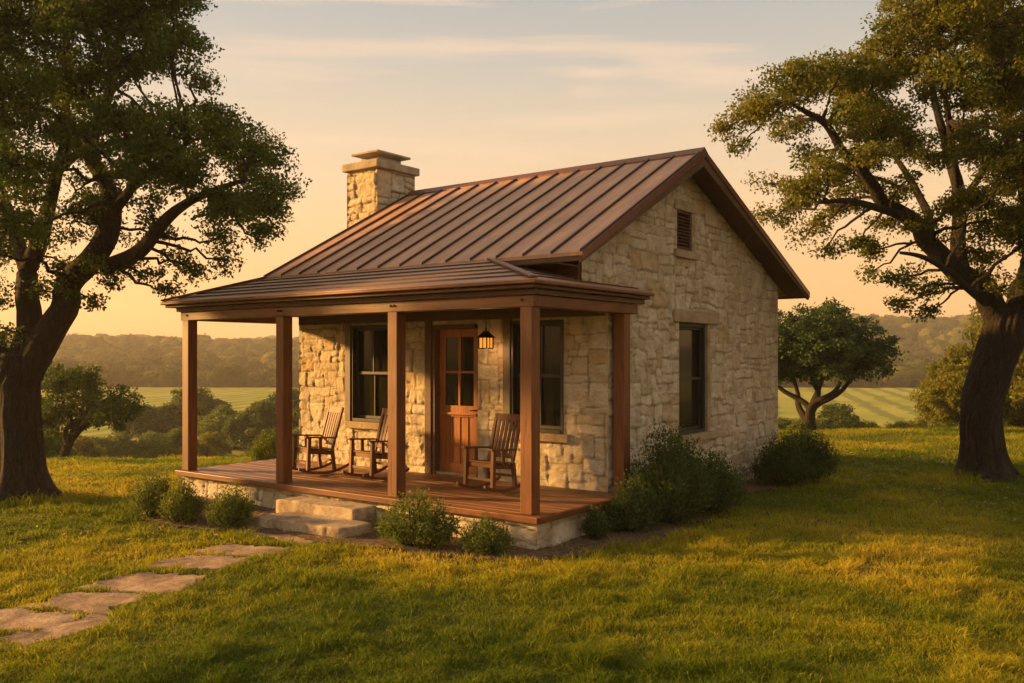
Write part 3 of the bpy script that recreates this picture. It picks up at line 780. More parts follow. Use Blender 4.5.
Dg = 4.6 * (34 / 4.6) ** (uD ** .93)
Rg = (rs.rand(NG) * 2 - 1) * (.66 * Dg + 1.2)
gxx = CAM[0] + Dg * FW[0] + Rg * RT[0]; gyy = CAM[1] + Dg * FW[1] + Rg * RT[1]
jx, jy = rs.normal(size=NG) * .11, rs.normal(size=NG) * .11
keep = ~bedmask(gxx + jx, gyy + jy) & ~((gxx > -6.95) & (gxx < -.28) & (gyy > -.05) & (gyy < 8.35)) & ~((gxx > -.4) & (gxx < .05) & (gyy > -.05) & (gyy < 2.5))
for i, (pl, _) in enumerate(stones[:7]):
    c0 = np.array(pl).mean(0); keep &= ~inpoly(gxx + .05 * (fbm(gxx * 9, gyy * 9, 2, 3) - .5), gyy + .05 * (fbm(gxx * 9, gyy * 9 + 4, 2, 3) - .5), [tuple(c0 + (np.array(p_) - c0) * .93) for p_ in pl])
keep &= ~((gxx > -4.05) & (gxx < -2.3) & (gyy > -1.0) & (gyy < 0))
gxx, gyy, Dg = gxx[keep], gyy[keep], Dg[keep]
patch = fbm(gxx * .7, gyy * .7, 4, 1); tuft = fbm(gxx * 5, gyy * 5, 3, 6)
Hg = (.034 + .11 * np.clip(tuft * 1.5 - .3, 0, 1) ** 1.6 * (.3 + 1.3 * patch)) * (.7 + .6 * rs.rand(len(gxx)))
for (D_, R_) in ((13.61, (24 - 512) / FPX * 13.61), (16.47, (985 - 512) / FPX * 16.47)):
    q_ = at(D_, R_); dd_ = np.hypot(gxx - q_[0], gyy - q_[1]); Hg *= 1 + .9 * np.exp(-((dd_ - .55) / .28) ** 2)
Wg = .0035 + .00055 * Dg
Pg = np.stack([gxx, gyy, ground_z(gxx, gyy) - .004], -1)
dryp = fbm(gxx * .45 + 5, gyy * .45, 4, 12)
Hg *= 1 + .9 * (fbm(gxx * 2.3 + 7, gyy * 2.3, 2, 15) > .66) * rs.rand(len(gxx))
rnd = np.clip(.34 * rs.rand(len(gxx)) + 1.5 * (dryp - .35) + .3 * (patch - .5) + (rs.rand(len(gxx)) < .025) * .4, 0, 1)
V, Tt, rn = blades(Pg, Hg, Wg, .5 + .55 * rs.rand(len(gxx)), rnd, 5)
m, t, b = newmat('grass_blade')
c = cramp(t, attr(t, 'rnd'), [(0, (.05, .095, .004)), (.4, (.155, .195, .007)), (.7, (.34, .315, .014)), (.92, (.50, .38, .03)), (1, (.56, .42, .08))])
t.links.new(c, b.inputs['Base Color']); b.inputs['Roughness'].default_value = .6; b.inputs['Specular IOR Level'].default_value = .2
tr = N(t, 'ShaderNodeBsdfTranslucent'); t.links.new(c, tr.inputs[0]); mx = N(t, 'ShaderNodeMixShader'); mx.inputs[0].default_value = .5
t.links.new(b.outputs[0], mx.inputs[1]); t.links.new(tr.outputs[0], mx.inputs[2]); t.links.new(mx.outputs[0], t.nodes['Material Output'].inputs[0])
tag(link('lawn_grass', arr_mesh('lawn_grass', V, Tt, {'rnd': rn}), m), 'soft green and gold lawn grass around the cottage', 'grass', kind='stuff')
nl = 26000
lx = rs.uniform(-7.2, 1.5, nl); ly = rs.uniform(-2, 8, nl); kk = bedmask(lx, ly) & ~((lx > -6.9) & (lx < -.3) & (ly > 0)); lx, ly = lx[kk], ly[kk]; nl = len(lx)
P0 = np.stack([lx, ly, .022 + .015 * rs.rand(nl)], -1); a = rs.rand(nl) * 6.283; ln = rs.uniform(.02, .07, nl)
dv = np.stack([np.cos(a) * ln, np.sin(a) * ln, rs.uniform(-.004, .015, nl)], -1); wv_ = np.stack([-np.sin(a), np.cos(a), np.zeros(nl)], -1) * .004
V = np.stack([P0 - wv_, P0 + wv_, P0 + dv + wv_, P0 + dv - wv_], 1).reshape(-1, 3)
m, t, b = newmat('straw'); c = cramp(t, attr(t, 'rnd'), [(0, (.09, .045, .02)), (.6, (.20, .11, .05)), (1, (.32, .21, .10))]); t.links.new(c, b.inputs['Base Color']); b.inputs['Roughness'].default_value = .9
tag(link('straw_mulch', arr_mesh('straw_mulch', V, np.arange(nl * 4).reshape(-1, 4), {'rnd': np.repeat(rs.rand(nl), 4)}), m), 'brown straw mulch scattered over the planting bed', 'mulch', kind='stuff')

# fallen oak leaves
nf = 5200
cen = [at(13.61, (24 - 512) / FPX * 13.61), at(16.47, (985 - 512) / FPX * 16.47)]
ci = rs.randint(0, 2, nf); rad_ = 5.0 * rs.rand(nf) ** .6; aa = rs.rand(nf) * 6.283
fx = np.array([c[0] for c in cen])[ci] + rad_ * np.cos(aa); fy = np.array([c[1] for c in cen])[ci] + rad_ * np.sin(aa)
ko = ~((fx > -7) & (fx < .1) & (fy > -.1) & (fy < 8.4)); fx, fy = fx[ko], fy[ko]; nf = len(fx)
P0 = np.stack([fx, fy, ground_z(fx, fy) + rs.uniform(.01, .05, nf)], -1); aa = rs.rand(nf) * 6.283; l_ = rs.uniform(.025, .05, nf)
d1 = np.stack([np.cos(aa) * l_, np.sin(aa) * l_, rs.uniform(-.012, .012, nf)], -1); d2 = np.stack([-np.sin(aa) * l_ * .4, np.cos(aa) * l_ * .4, rs.uniform(-.012, .012, nf)], -1)
V = np.stack([P0 - d1, P0 + d2, P0 + d1, P0 - d2], 1).reshape(-1, 3)
m, t, b = newmat('fallen_leaf'); c = cramp(t, attr(t, 'rnd'), [(0, (.10, .05, .02)), (.6, (.22, .12, .045)), (1, (.34, .22, .09))]); t.links.new(c, b.inputs['Base Color']); b.inputs['Roughness'].default_value = .8
tag(link('fallen_leaves', arr_mesh('fallen_leaves', V, np.arange(nf * 4).reshape(-1, 4), {'rnd': np.repeat(rs.rand(nf), 4)}), m), 'dry brown oak leaves scattered in the grass under the two big oaks', 'leaves', kind='stuff')

# ------------------------------------------------------------------ foliage
def leaf_mesh(name, P, L_, W_, seed, droop=0.0, dirs=None):
    r = np.random.RandomState(seed); n = len(P)
    d = r.normal(size=(n, 3)); d[:, 2] -= droop
    if dirs is not None: d = d * .6 + dirs
    d /= np.linalg.norm(d, axis=1, keepdims=True)
    e = r.normal(size=(n, 3)); s = np.cross(d, e); s /= np.linalg.norm(s, axis=1, keepdims=True) + 1e-9
    Ln = (L_ * (.65 + .7 * r.rand(n)))[:, None]; Wn = Ln * W_
    V = np.stack([P, P + d * Ln * .45 + s * Wn * .5, P + d * Ln, P + d * Ln * .45 - s * Wn * .5], 1).reshape(-1, 3)
    return V, np.arange(n * 4).reshape(-1, 4), np.repeat(r.rand(n), 4)
def clump_points(center, rad, n_sub, per, r, sub=.26, flat=.8):
    c = np.asarray(center); P = []
    q = r.normal(size=(n_sub, 3)); q /= np.linalg.norm(q, axis=1, keepdims=True)
    q *= (r.rand(n_sub, 1) ** .42); q[:, 2] *= flat; sc_ = c + q * rad
    for s in sc_:
        k = int(per * r.uniform(.5, 1.4)); rr_ = sub * r.uniform(.6, 1.35)
        g = r.normal(size=(k, 3)); g /= np.linalg.norm(g, axis=1, keepdims=True); g *= r.rand(k, 1) ** .45 * .98; g[:, 2] *= .6; P.append(s + g * rr_)
    return np.concatenate(P), sc_
def bezier(p, q, bend, n=7):
    p = Vector(p); q = Vector(q); m_ = (p + q) / 2 + Vector(bend)
    return [p * (1 - t) ** 2 + m_ * 2 * t * (1 - t) + q * t * t for t in (i / (n - 1) for i in range(n))]
def cat_spline(pts, rad, sub=5):
    P = [Vector(p) for p in pts]; o = []; rr_ = []
    for i in range(len(P) - 1):
        p0 = P[max(i - 1, 0)]; p1 = P[i]; p2 = P[i + 1]; p3 = P[min(i + 2, len(P) - 1)]
        for k in range(sub):
            t = k / sub
            o.append(.5 * ((2 * p1) + (p2 - p0) * t + (2 * p0 - 5 * p1 + 4 * p2 - p3) * t * t + (-p0 + 3 * p1 - 3 * p2 + p3) * t ** 3)); rr_.append(rad[i] * (1 - t) + rad[i + 1] * t)
    o.append(P[-1]); rr_.append(rad[-1]); return o, rr_
def oak(name, label, base_D, base_R, limbs, clusters, leafmat, seed, leaf=.075, dens=1.0, sub=.27, group=None):
    """limbs: polylines of (px-free) local points (right, up, toward-away) with radii; clusters: (right, up, away, radius)"""
    r = np.random.RandomState(seed); bx, by = at(base_D, base_R); bz = float(ground_z(bx, by))
    def wld(p): return Vector((p[0] * RT[0] + p[2] * FW[0], p[0] * RT[1] + p[2] * FW[1], p[1]))
    root = tag(empty(name, (bx, by, bz)), label, 'tree', group)
    mb = MB(); nodes = []
    for i, (pts, rad) in enumerate(limbs):
        P, R_ = cat_spline([wld(p) for p in pts], rad)
        if len(P) > 8:
            P = [p + Vector(((vn(j * .33, seed + i) - .5), (vn(j * .33, seed + i + 30) - .5), 0)) * R_[j] * .9 * min(1, j / 6) * (0 if i == 0 else 1) for j, p in enumerate(P)]
        if i == 0:
            P, R_ = cat_spline([wld(p) for p in pts], rad, 22)
            n0 = 84; b0 = len(mb.v); mb.tube(P, R_, n0)
            for j in range(len(P)):      # root flare and lobed trunk
                for k in range(n0):
                    q = Vector(mb.v[b0 + j * n0 + k]); c = P[j]; z = c.z
                    fl = 1 + .05 * math.sin(k * 2 * math.pi / n0 * 3 + z * .7) + .03 * math.sin(k * 2 * math.pi / n0 * 5 + 1 - z * .5)
                    ka = k / n0 * 2 * math.pi
                    rg = abs(float(vn(math.cos(ka) * 7.5 + 12 + z * .5, math.sin(ka) * 7.5 + 12 + .6 * z, seed)) - .5) * 2
                    rg2 = float(vn(k * .9 + 3, z * 3.2 + 3, seed + 2))
                    fl *= 1 - .12 * (1 - rg) ** 2.4 + .05 * (rg2 - .5)
                    fl *= 1 + .42 * math.exp(-max(z, 0) / .22) * (1 + .35 * math.sin(k * 2 * math.pi / n0 * 4 + seed))
                    q = c + (q - c) * fl; mb.v[b0 + j * n0 + k] = tuple(q)
        else: mb.tube(P, [q * (.82 if len(limbs) > 8 or name != 'oak_tree' else 1) for q in R_], 12)
        nodes += [(p, R_[j], i) for j, p in enumerate(P)]
    trunk_nodes = [n for n in nodes if n[0].z > .3 * max(c[1] for c in clusters) * .6]
    LP = []
    for ci, (cr_, cu, ca, rad) in enumerate(clusters):
        c = wld((cr_, cu, ca))
        cand = sorted(trunk_nodes, key=lambda n: (n[0] - c).length + max(0, n[0].z - c.z) * .3 + n[1] * 1.5)[:3]
        p0, r0, _ = cand[0]
        dist = (c - p0).length
        br = min(r0 * .6, .014 + .014 * dist + .012 * rad)
        path = bezier(p0, c, tuple(v * min(dist, 1.6) for v in (r.uniform(-.24, .24), r.uniform(-.24, .24), r.uniform(-.1, .22))), 8)
        path = [q + Vector((r.normal(), r.normal(), r.normal())) * dist * .028 * (1 if 0 < j_ < 7 else 0) for j_, q in enumerate(path)]
        mb.tube(path, list(np.linspace(br, max(.012, br * .3), 8)), 7)
        nn = [(p, br * .5, 0) for p in path[3:]]
        pts, subs = clump_points(c, rad, max(3, int(26 * (rad / .7) ** 2.1 * dens)), 95 * (sub / .27) ** 2 * (.075 / leaf) ** 1.2, r, sub)
        LP.append(pts)
        for s in subs[::2]:
            n0_ = min(path[2:], key=lambda n: (n - Vector(s)).length)
            tw = bezier(n0_, Vector(s), (r.uniform(-.1, .1), r.uniform(-.1, .1), r.uniform(0, .12)), 4)
            mb.tube(tw, [.014, .011, .008, .004], 4, False)
    mb.build('trunk', BARK, root, smooth=True)
    LP = np.concatenate(LP)
    V, Q_, rn = leaf_mesh('crown', LP, leaf, .55, seed, .2)
    link('crown', arr_mesh('crown', V, Q_, {'rnd': rn}), leafmat, root)
    return root
LEAF_L = m_leaf('oak_leaves', (.026, .052, .007), (.070, .112, .013), (.11, .135, .018), .42)
LEAF_R = m_leaf('oak_leaves_sunlit', (.040, .062, .008), (.12, .145, .016), (.21, .19, .022), .48)  # oak leaf colour yellowed to paint in the sun falling on this crown
LEAF_M = m_leaf('dark_leaves', (.022, .045, .012), (.055, .095, .024), (.075, .11, .025), .35)
LEAF_G = m_leaf('golden_leaves', (.06, .078, .007), (.15, .165, .014), (.24, .22, .02), .5)
LEAF_S = m_leaf('shrub_leaves', (.05, .085, .012), (.12, .165, .024), (.18, .20, .03), .4, 3)
LEAF_D = m_leaf('dark_shrub_leaves', (.022, .048, .010), (.055, .095, .020), (.08, .115, .024), .34, 3)

def loc(px, py, D0, bx, by_, away=0.0):
    # a point of the tree as seen beside its base, turned into metres at its own distance
    D = D0 + away; return ((px - 512) / FPX * D - (bx - 512) / FPX * D0, (356 - py) / FPX * D + 2.19, away)
# left oak
D0 = 13.61; bx = 24
def P_(px, py, aw=0): return loc(px, py, D0, bx, 500, aw)
limbs = [([P_(24, 503), P_(22, 470), P_(20, 430), P_(18, 385), P_(22, 355)], [.41, .32, .305, .305, .295]),
         ([P_(26, 375), P_(52, 320, -.1), P_(80, 275, -.2), P_(104, 235, -.3), P_(103, 190, -.3), P_(92, 150, -.2), P_(108, 90), P_(120, 40, .3), P_(125, -20, .4)], [.30, .25, .23, .20, .15, .12, .09, .06, .03]),
         ([P_(18, 375), P_(32, 310, .2), P_(32, 265, .3), P_(48, 215, .3), P_(64, 150, .2), P_(66, 90, 0), P_(66, 30), P_(60, -40)], [.27, .22, .18, .13, .10, .08, .06, .03]),
         ([P_(104, 268, -.2), P_(140, 250, -.5), P_(160, 225, -.8), P_(185, 203, -1.0), P_(215, 190, -1.1), P_(245, 180, -1.2)], [.15, .13, .11, .08, .055, .03]),
         ([P_(14, 385), P_(-10, 330, .1), P_(-25, 270, -.1), P_(-50, 200, -.3), P_(-90, 120, -.5), P_(-120, 60, -.5)], [.24, .2, .16, .12, .08, .04]),
         ([P_(32, 290, .2), P_(12, 225, .8), P_(-10, 170, 1.2), P_(-30, 100, 1.5)], [.15, .12, .09, .05]),
         ([P_(64, 165, .2), P_(85, 150, 1), P_(120, 140, 1.6), P_(160, 130, 2.0)], [.09, .07, .05, .03]),
         ([P_(104, 225, -.3), P_(130, 190, -1.0), P_(160, 165, -1.5), P_(190, 140, -1.8)], [.11, .08, .06, .03]),
         ([P_(98, 175, -.3), P_(130, 175, .4), P_(165, 170, .8), P_(210, 150, 1.2)], [.09, .07, .05, .03]),
         ([P_(108, 95, 0), P_(130, 75, .3), P_(155, 60, .5)], [.06, .045, .025])]
cl = []
rr = random.Random(5)
spec = [(20, 18, 52), (80, 12, 48), (140, 15, 44), (172, 45, 32), (130, 62, 38), (62, 80, 44), (0, 92, 52), (-60, 40, 58), (192, 78, 20),
        (110, 122, 34), (165, 138, 38), (215, 130, 38), (247, 155, 36), (268, 195, 30), (232, 205, 34), (182, 178, 36), (140, 160, 30), (10, 165, 44), (-50, 130, 58), (60, 130, 30),
        (276, 225, 18), (250, 238, 15), (208, 238, 18), (180, 262, 15), (150, 275, 12), (200, 272, 12), (128, 262, 16), (-40, 220, 46), (-110, 100, 58), (-120, 180, 50),
        (-30, -45, 58), (60, -45, 55), (130, -30, 40), (-110, -5, 58), (172, -8, 28), (-90, -80, 50), (20, -100, 50), (100, -90, 40), (285, 165, 14), (20, 225, 24), (-10, 290, 20), (70, 225, 20), (222, 262, 9), (90, 262, 16), (150, 215, 20), (110, 195, 22), (120, 235, 16), (165, 235, 16), (35, 200, 22), (60, 262, 14), (45, 240, 18), (75, 190, 22), (60, 285, 12), (115, 280, 12), (85, 300, 10), (160, 290, 9), (35, 290, 10), (-5, 250, 24), (5, 330, 12), (-20, 350, 16), (100, 160, 22), (142, 120, 22), (95, 215, 18)]
for (px, py, rp) in spec:
    aws = [0] if rp < 24 else [-1.5, 1.5]
    for aw in aws:
        aw += rr.uniform(-.7, .7); p = P_(px + rr.uniform(-5, 5), py + rr.uniform(-4, 4), aw); cl.append((*p, rp / FPX * (D0 + aw) * .94))
oak('oak_tree', 'large gnarled oak with dark leafy crown on the lawn left of the cottage', D0, (bx - 512) / FPX * D0, limbs, cl, LEAF_L, 11, leaf=.058, dens=1.45)
# right oak
D0 = 16.47; bx = 985
def P_(px, py, aw=0): return loc(px, py, D0, bx, 475, aw)
limbs = [([P_(985, 476), P_(983, 450), P_(981, 410), P_(990, 370), P_(1004, 330), P_(1010, 312)], [.44, .37, .35, .36, .38, .34]),
         ([P_(1006, 325), P_(985, 293, -.1), P_(955, 262, -.3), P_(930, 238, -.5), P_(905, 214, -.7), P_(880, 195, -.9), P_(858, 165, -1.2), P_(838, 140, -1.4), P_(820, 118, -1.5), P_(790, 100, -1.6)], [.32, .27, .22, .19, .17, .14, .11, .09, .07, .03]),
         ([P_(962, 270, -.2), P_(955, 235, .2), P_(960, 190, .5), P_(950, 155, .6), P_(940, 120, .5), P_(930, 70, .5), P_(925, 20, .5)], [.18, .16, .14, .12, .09, .06, .03]),
         ([P_(1012, 325), P_(1022, 285, .2), P_(1030, 240, .4), P_(1020, 180, .3), P_(1005, 110, .2), P_(1000, 40, 0), P_(1000, -30, 0)], [.30, .27, .22, .16, .12, .08, .04]),
         ([P_(1016, 330), P_(1045, 300, -.2), P_(1080, 250, -.4), P_(1120, 180, -.6), P_(1140, 100, -.8)], [.24, .20, .15, .09, .05]),
         ([P_(905, 214, -.7), P_(878, 206, -1.2), P_(850, 198, -1.7), P_(818, 200, -2.1)], [.10, .08, .06, .03]),
         ([P_(985, 300, -.1), P_(968, 285, -1.0), P_(950, 270, -1.6), P_(925, 255, -2.0), P_(900, 250, -2.2)], [.10, .08, .06, .05, .03]),
         ([P_(930, 238, -.5), P_(925, 205, .3), P_(905, 170, 1.0), P_(880, 130, 1.5)], [.11, .09, .07, .04]),
         ([P_(955, 210, .5), P_(985, 165, 1.4), P_(1005, 130, 2)], [.10, .07, .04]),
         ([P_(958, 185, .5), P_(950, 130, -.4), P_(942, 65, -1.3), P_(934, -20, -1.9)], [.09, .07, .05, .03])]
cl = []
spec = [(738, 118, 20), (762, 104, 24), (800, 82, 32), (842, 72, 32), (790, 128, 20), (742, 143, 9), (868, 88, 30), (898, 55, 36), (905, 15, 30), (950, 15, 42), (1000, 25, 48), (950, 75, 40), (1005, 95, 42), (1045, 60, 48),
        (888, 128, 30), (848, 128, 20), (828, 168, 22), (800, 188, 25), (776, 213, 17), (800, 232, 13), (842, 205, 20), (770, 180, 12), (1010, 165, 34), (1050, 140, 48), (880, 245, 18), (905, 270, 18), (935, 235, 16), (870, 268, 11), (920, 292, 12), (945, 285, 13), (860, 240, 13),
        (1010, 215, 28), (1050, 225, 42), (1085, 150, 55), (1090, 60, 55), (1100, 230, 45), (1000, -45, 55), (930, -40, 42), (1065, -50, 55), (1110, -10, 55), (822, 248, 6), (720, 130, 7), (930, 160, 20), (868, 150, 22), (905, 182, 18), (860, 190, 16), (980, 195, 24), (975, 140, 30), (825, 215, 14), (893, 222, 14), (990, 250, 20), (945, 205, 16), (812, 150, 16), (960, 255, 14), (920, 218, 16), (880, 222, 12), (975, 225, 18), (915, 140, 22), (850, 110, 22), (1010, 285, 14), (985, 272, 12), (900, 300, 10), (930, 312, 8), (870, 178, 14), (838, 168, 14), (1030, 280, 18), (1150, 100, 50), (1150, 200, 45)]
for (px, py, rp) in spec:
    aws = [-.5] if rp < 22 else [-1.6, 1.5]
    for aw in aws:
        aw += rr.uniform(-.7, .7); p = P_(px + rr.uniform(-4, 4), py + rr.uniform(-3, 3), aw); cl.append((*p, rp / FPX * (D0 + aw) * .96))
oak('oak_tree', 'large oak with leaves coloured sunlit golden green and leaning trunk at the right edge', D0, (bx - 512) / FPX * D0, limbs, cl, LEAF_R, 23, leaf=.064, dens=1.5)

def small_tree(name, label, D, R, H, W, mat, seed, trunk_h=.35, leaf=.12, n=16, group=None, lean=0.0, dens=1.0, forks=4, cb=None):
    r = random.Random(seed); limbs = []; cl = []
    tr_ = H * .035
    th = H * trunk_h
    limbs.append(([(0, -.1, 0), (lean * .3, th * .5, 0), (lean * .6, th, 0)], [tr_ * 1.25, tr_, tr_ * .9]))
    for i in range(forks):
        a_ = 2 * math.pi * i / forks + r.uniform(-.4, .4); ex = math.cos(a_) * W * .3; ez = math.sin(a_) * W * .3
        hb_ = th * r.uniform(.35, 1.0); k1 = r.uniform(.25, .55); sp = r.uniform(.7, 1.35); jj = W * .05
        limbs.append(([(lean * .6 * hb_ / th, hb_, 0), (lean * .6 + ex * k1 * sp * .5 + r.uniform(-jj, jj), hb_ + H * .12, ez * k1 * .5), (lean + ex * k1 * sp * 1.3, hb_ + H * .24, ez * k1 * 1.2 + r.uniform(-jj, jj)), (lean + ex * sp + r.uniform(-jj, jj), H * r.uniform(.5, .66), ez * sp)], [tr_ * .85, tr_ * .6, tr_ * .42, tr_ * .16]))
    for i in range(n):
        a_ = r.uniform(0, 2 * math.pi); q = math.sqrt(r.random()); rad = W * .5 * r.uniform(.28, .42)
        x = math.cos(a_) * q * (W * .5 - rad * .7); z = math.sin(a_) * q * (W * .5 - rad * .7)
        hh = (1 - q * q * .75); y0_ = th * .95 if cb is None else cb * H; y = y0_ + rad * .6 + (H - y0_ - rad * 1.6) * r.uniform(.15 if cb is None else 0, 1) * hh
        cl.append((lean + x, y, z, rad))
    return oak(name, label, D, R, limbs, cl, mat, seed, leaf=leaf, dens=dens, sub=.27 * leaf / .075 * .8, group=group)
small_tree('oak_tree', 'medium dark green oak with forked trunk standing right behind the cottage', 30, 9.95, 4.75, 5.7, LEAF_M, 31, .15, .10, 54, lean=.1, dens=.42, forks=6, cb=.36)
small_tree('oak_tree', 'small round oak with slanting trunk on the slope behind the large left oak', 30, -15.2, 4.05, 3.9, LEAF_L, 33, .30, .11, 26, lean=.8, dens=.36, forks=4)

# ------------------------------------------------------------------ shrubs
def shrub(label, x, y, wd, ht, mat, seed, n=5200, leaf=.035, group='shrubs in the planting bed'):
    r = np.random.RandomState(seed); root = tag(empty('shrub', (x, y, float(ground_z(x, y)))), label, 'shrub', group)
    ns = 110; mb = MB(); P = []; Dr = []
    for i in range(ns):
        a_ = r.rand() * 6.283; q = r.rand() ** .6
        top = np.array([math.cos(a_) * q * wd * .5, math.sin(a_) * q * wd * .5, ht * (1 - .55 * q ** 2.2) * r.uniform(.62, 1.14)])
        bs = np.array([math.cos(a_) * q * wd * .12, math.sin(a_) * q * wd * .12, 0])
        mid = bs * .3 + top * .5 + np.array([math.cos(a_) * q * wd * .12, math.sin(a_) * q * wd * .12, 0])
        tt = np.linspace(0, 1, 5); pts = [(1 - k) ** 2 * bs + 2 * k * (1 - k) * mid + k * k * top for k in tt]
        if i % 3 == 0: mb.tube(pts, [.007, .006, .005, .004, .002], 4, False)
        m_ = n // ns; k = r.rand(m_) ** .6 * .85 + .15
        b0 = ((1 - k) ** 2)[:, None] * bs + (2 * k * (1 - k))[:, None] * mid + (k * k)[:, None] * top
        P.append(b0 + r.normal(size=(m_, 3)) * .035 * (ht / .6)); dd = (top - bs) / np.linalg.norm(top - bs); Dr.append(np.repeat(dd[None] * .9, m_, 0))
    P = np.concatenate(P); Dr = np.concatenate(Dr); P[:, 2] = np.maximum(P[:, 2], .02)
    mb.build('stem', BARK, root)
    V, Q_, rn = leaf_mesh('foliage', P, leaf, .42, seed, 0, Dr)
    link('foliage', arr_mesh('foliage', V, Q_, {'rnd': rn}), mat, root); return root
shrub('small yellow green shrub at the left end of the planting bed, furthest from the steps', -5.37, -1.36, .64, .60, LEAF_S, 1)
shrub('middle one of the three small shrubs left of the stone steps', -4.68, -1.38, .62, .52, LEAF_S, 2)
shrub('small shrub just left of the stone steps', -3.90, -1.20, .62, .52, LEAF_S, 3)
shrub('rounded green shrub just right of the stone steps', -1.25, -.60, .94, .58, LEAF_S, 4, 9000)
shrub('low green shrub before the porch corner, right of the rounded shrub', -.40, -.42, .60, .38, LEAF_S, 5, 4200)
shrub('tiny dark sprig against the foundation right of the porch corner', .17, .95, .32, .36, LEAF_D, 6, 2200)
shrub('dark shrub hiding the foot of the rear porch post', .32, 1.62, .66, .66, LEAF_D, 7, 7500)
shrub('tall dark feathery shrub against the gable wall below the window', .40, 2.45, 1.05, 1.18, LEAF_D, 8, 17000, .042)
shrub('broad dark shrub against the gable wall, right of the tallest one', .50, 3.45, 1.0, .84, LEAF_D, 9, 13000, .042)
shrub('dark rounded bush at the far corner of the gable wall', .42, 6.55, .95, .82, LEAF_D, 10, 12000, .042)
shrub('larger dark bush overlapping the far corner of the gable wall', .55, 7.25, 1.10, .92, LEAF_D, 11, 12000, .042)
shrub('sunlit yellow green shrub behind the left end of the porch', -8.60, 3.05, .75, .72, LEAF_S, 12, 8000, .04)

# ------------------------------------------------------------------ trees and bushes in the valley
prot = []
def place(label, D, R, s, k, group, rz, name='valley_tree', sz=1.0):
    x, y = at(D, R)
    o = prot[k] if k < len(prot) and not prot[k].get('_u') else copy_tree(prot[k])
    prot[k]['_u'] = 1
    o.location = (x, y, float(ground_z(x, y)) - .15); o.rotation_euler = (0, 0, rz); o.scale = (s, s, s * sz)
    return tag(o, label, 'tree', group)
for k in range(4):
    mat = [LEAF_L, LEAF_S, LEAF_G, LEAF_M][k]
    prot.append(small_tree('valley_tree', 'tree', 80, 0, 5.6, 7.2, mat, 70 + k, .12, .2, 24, dens=.27, forks=4))
rr = random.Random(9)
prot.append(small_tree('valley_tree', 'tree', 80, 0, 5.6, 7.2, LEAF_G, 91, .10, .13, 30, dens=.5, forks=5))
gl = 'trees in the valley left of the cottage'
n = 0
names = ['left edge', 'far left']
for (px, D, s, k) in [(-60, 90, 1.1, 3), (-10, 84, 1.0, 1), (30, 70, .8, 3), (75, 66, .62, 2), (110, 72, .70, 1), (150, 92, 1.0, 3), (165, 74, .7, 1), (195, 96, 1.12, 0), (205, 72, .62, 2), (235, 88, 1.0, 1), (262, 84, 1.0, 0), (285, 98, 1.15, 0), (300, 76, .8, 1), (325, 90, 1.05, 0), (360, 86, 1.0, 1), (185, 66, .42, 2), (120, 62, .45, 1), (90, 60, .4, 1), (-40, 70, .9, 1), (240, 68, .45, 1)]:
    place('valley tree of the wooded band seen left of and through the porch', D, (px - 512) / FPX * D, s * rr.uniform(.94, 1.06), k, gl, rr.uniform(0, 6.28))
for (px, D, s, k) in [(420, 88, 1.05, 3), (480, 92, 1.1, 0), (540, 84, .9, 1), (600, 95, 1.15, 3), (665, 90, 1.0, 0), (720, 86, .9, 1), (-130, 88, 1.1, 0), (-210, 92, 1.1, 3)]:
    place('valley tree beyond the lawn, hidden behind the cottage or outside the left edge', D, (px - 512) / FPX * D, s, k, 'hidden valley trees', rr.uniform(0, 6.28))
gr = 'bushes along the field edge right of the cottage'
for (px, D, s, k) in [(762, 60, .50, 1), (785, 62, .48, 0), (812, 58, .50, 1), (835, 60, .56, 0), (858, 62, .46, 1), (880, 64, .36, 2), (900, 60, .42, 1), (922, 60, .44, 2), (945, 58, .5, 1), (1010, 62, .62, 1), (1045, 60, .6, 2), (1080, 64, .7, 0)]:
    place('low bush in the hedge between lawn and furrowed field', D, (px - 512) / FPX * D, s * 1.3 * rr.uniform(.92, 1.08), k, gr, rr.uniform(0, 6.28))
gg = 'golden trees behind the right oak'
for (px, D, s, lab) in [(985, 42, .80, 'shorter golden leafed tree just left of the right oak trunk'), (1022, 42, 1.05, 'tall golden leafed tree behind the right oak trunk'), (1085, 44, 1.0, 'golden leafed tree at the far right edge')]:
    place(lab, D, (px - 512) / FPX * D, s, 4, gg, rr.uniform(0, 6.28), sz=1.3)
for (px, D, s) in ((8, 36, .62), (-25, 34, .66)):
    place('olive tree glowing behind the trunk of the large left oak', D, (px - 512) / FPX * D, s, 1, 'olive trees behind the left oak', rr.uniform(0, 6.28), sz=1.3)
for p_ in prot:
    for o in [o for o in bpy.data.objects if '_u' in o]: del o['_u']

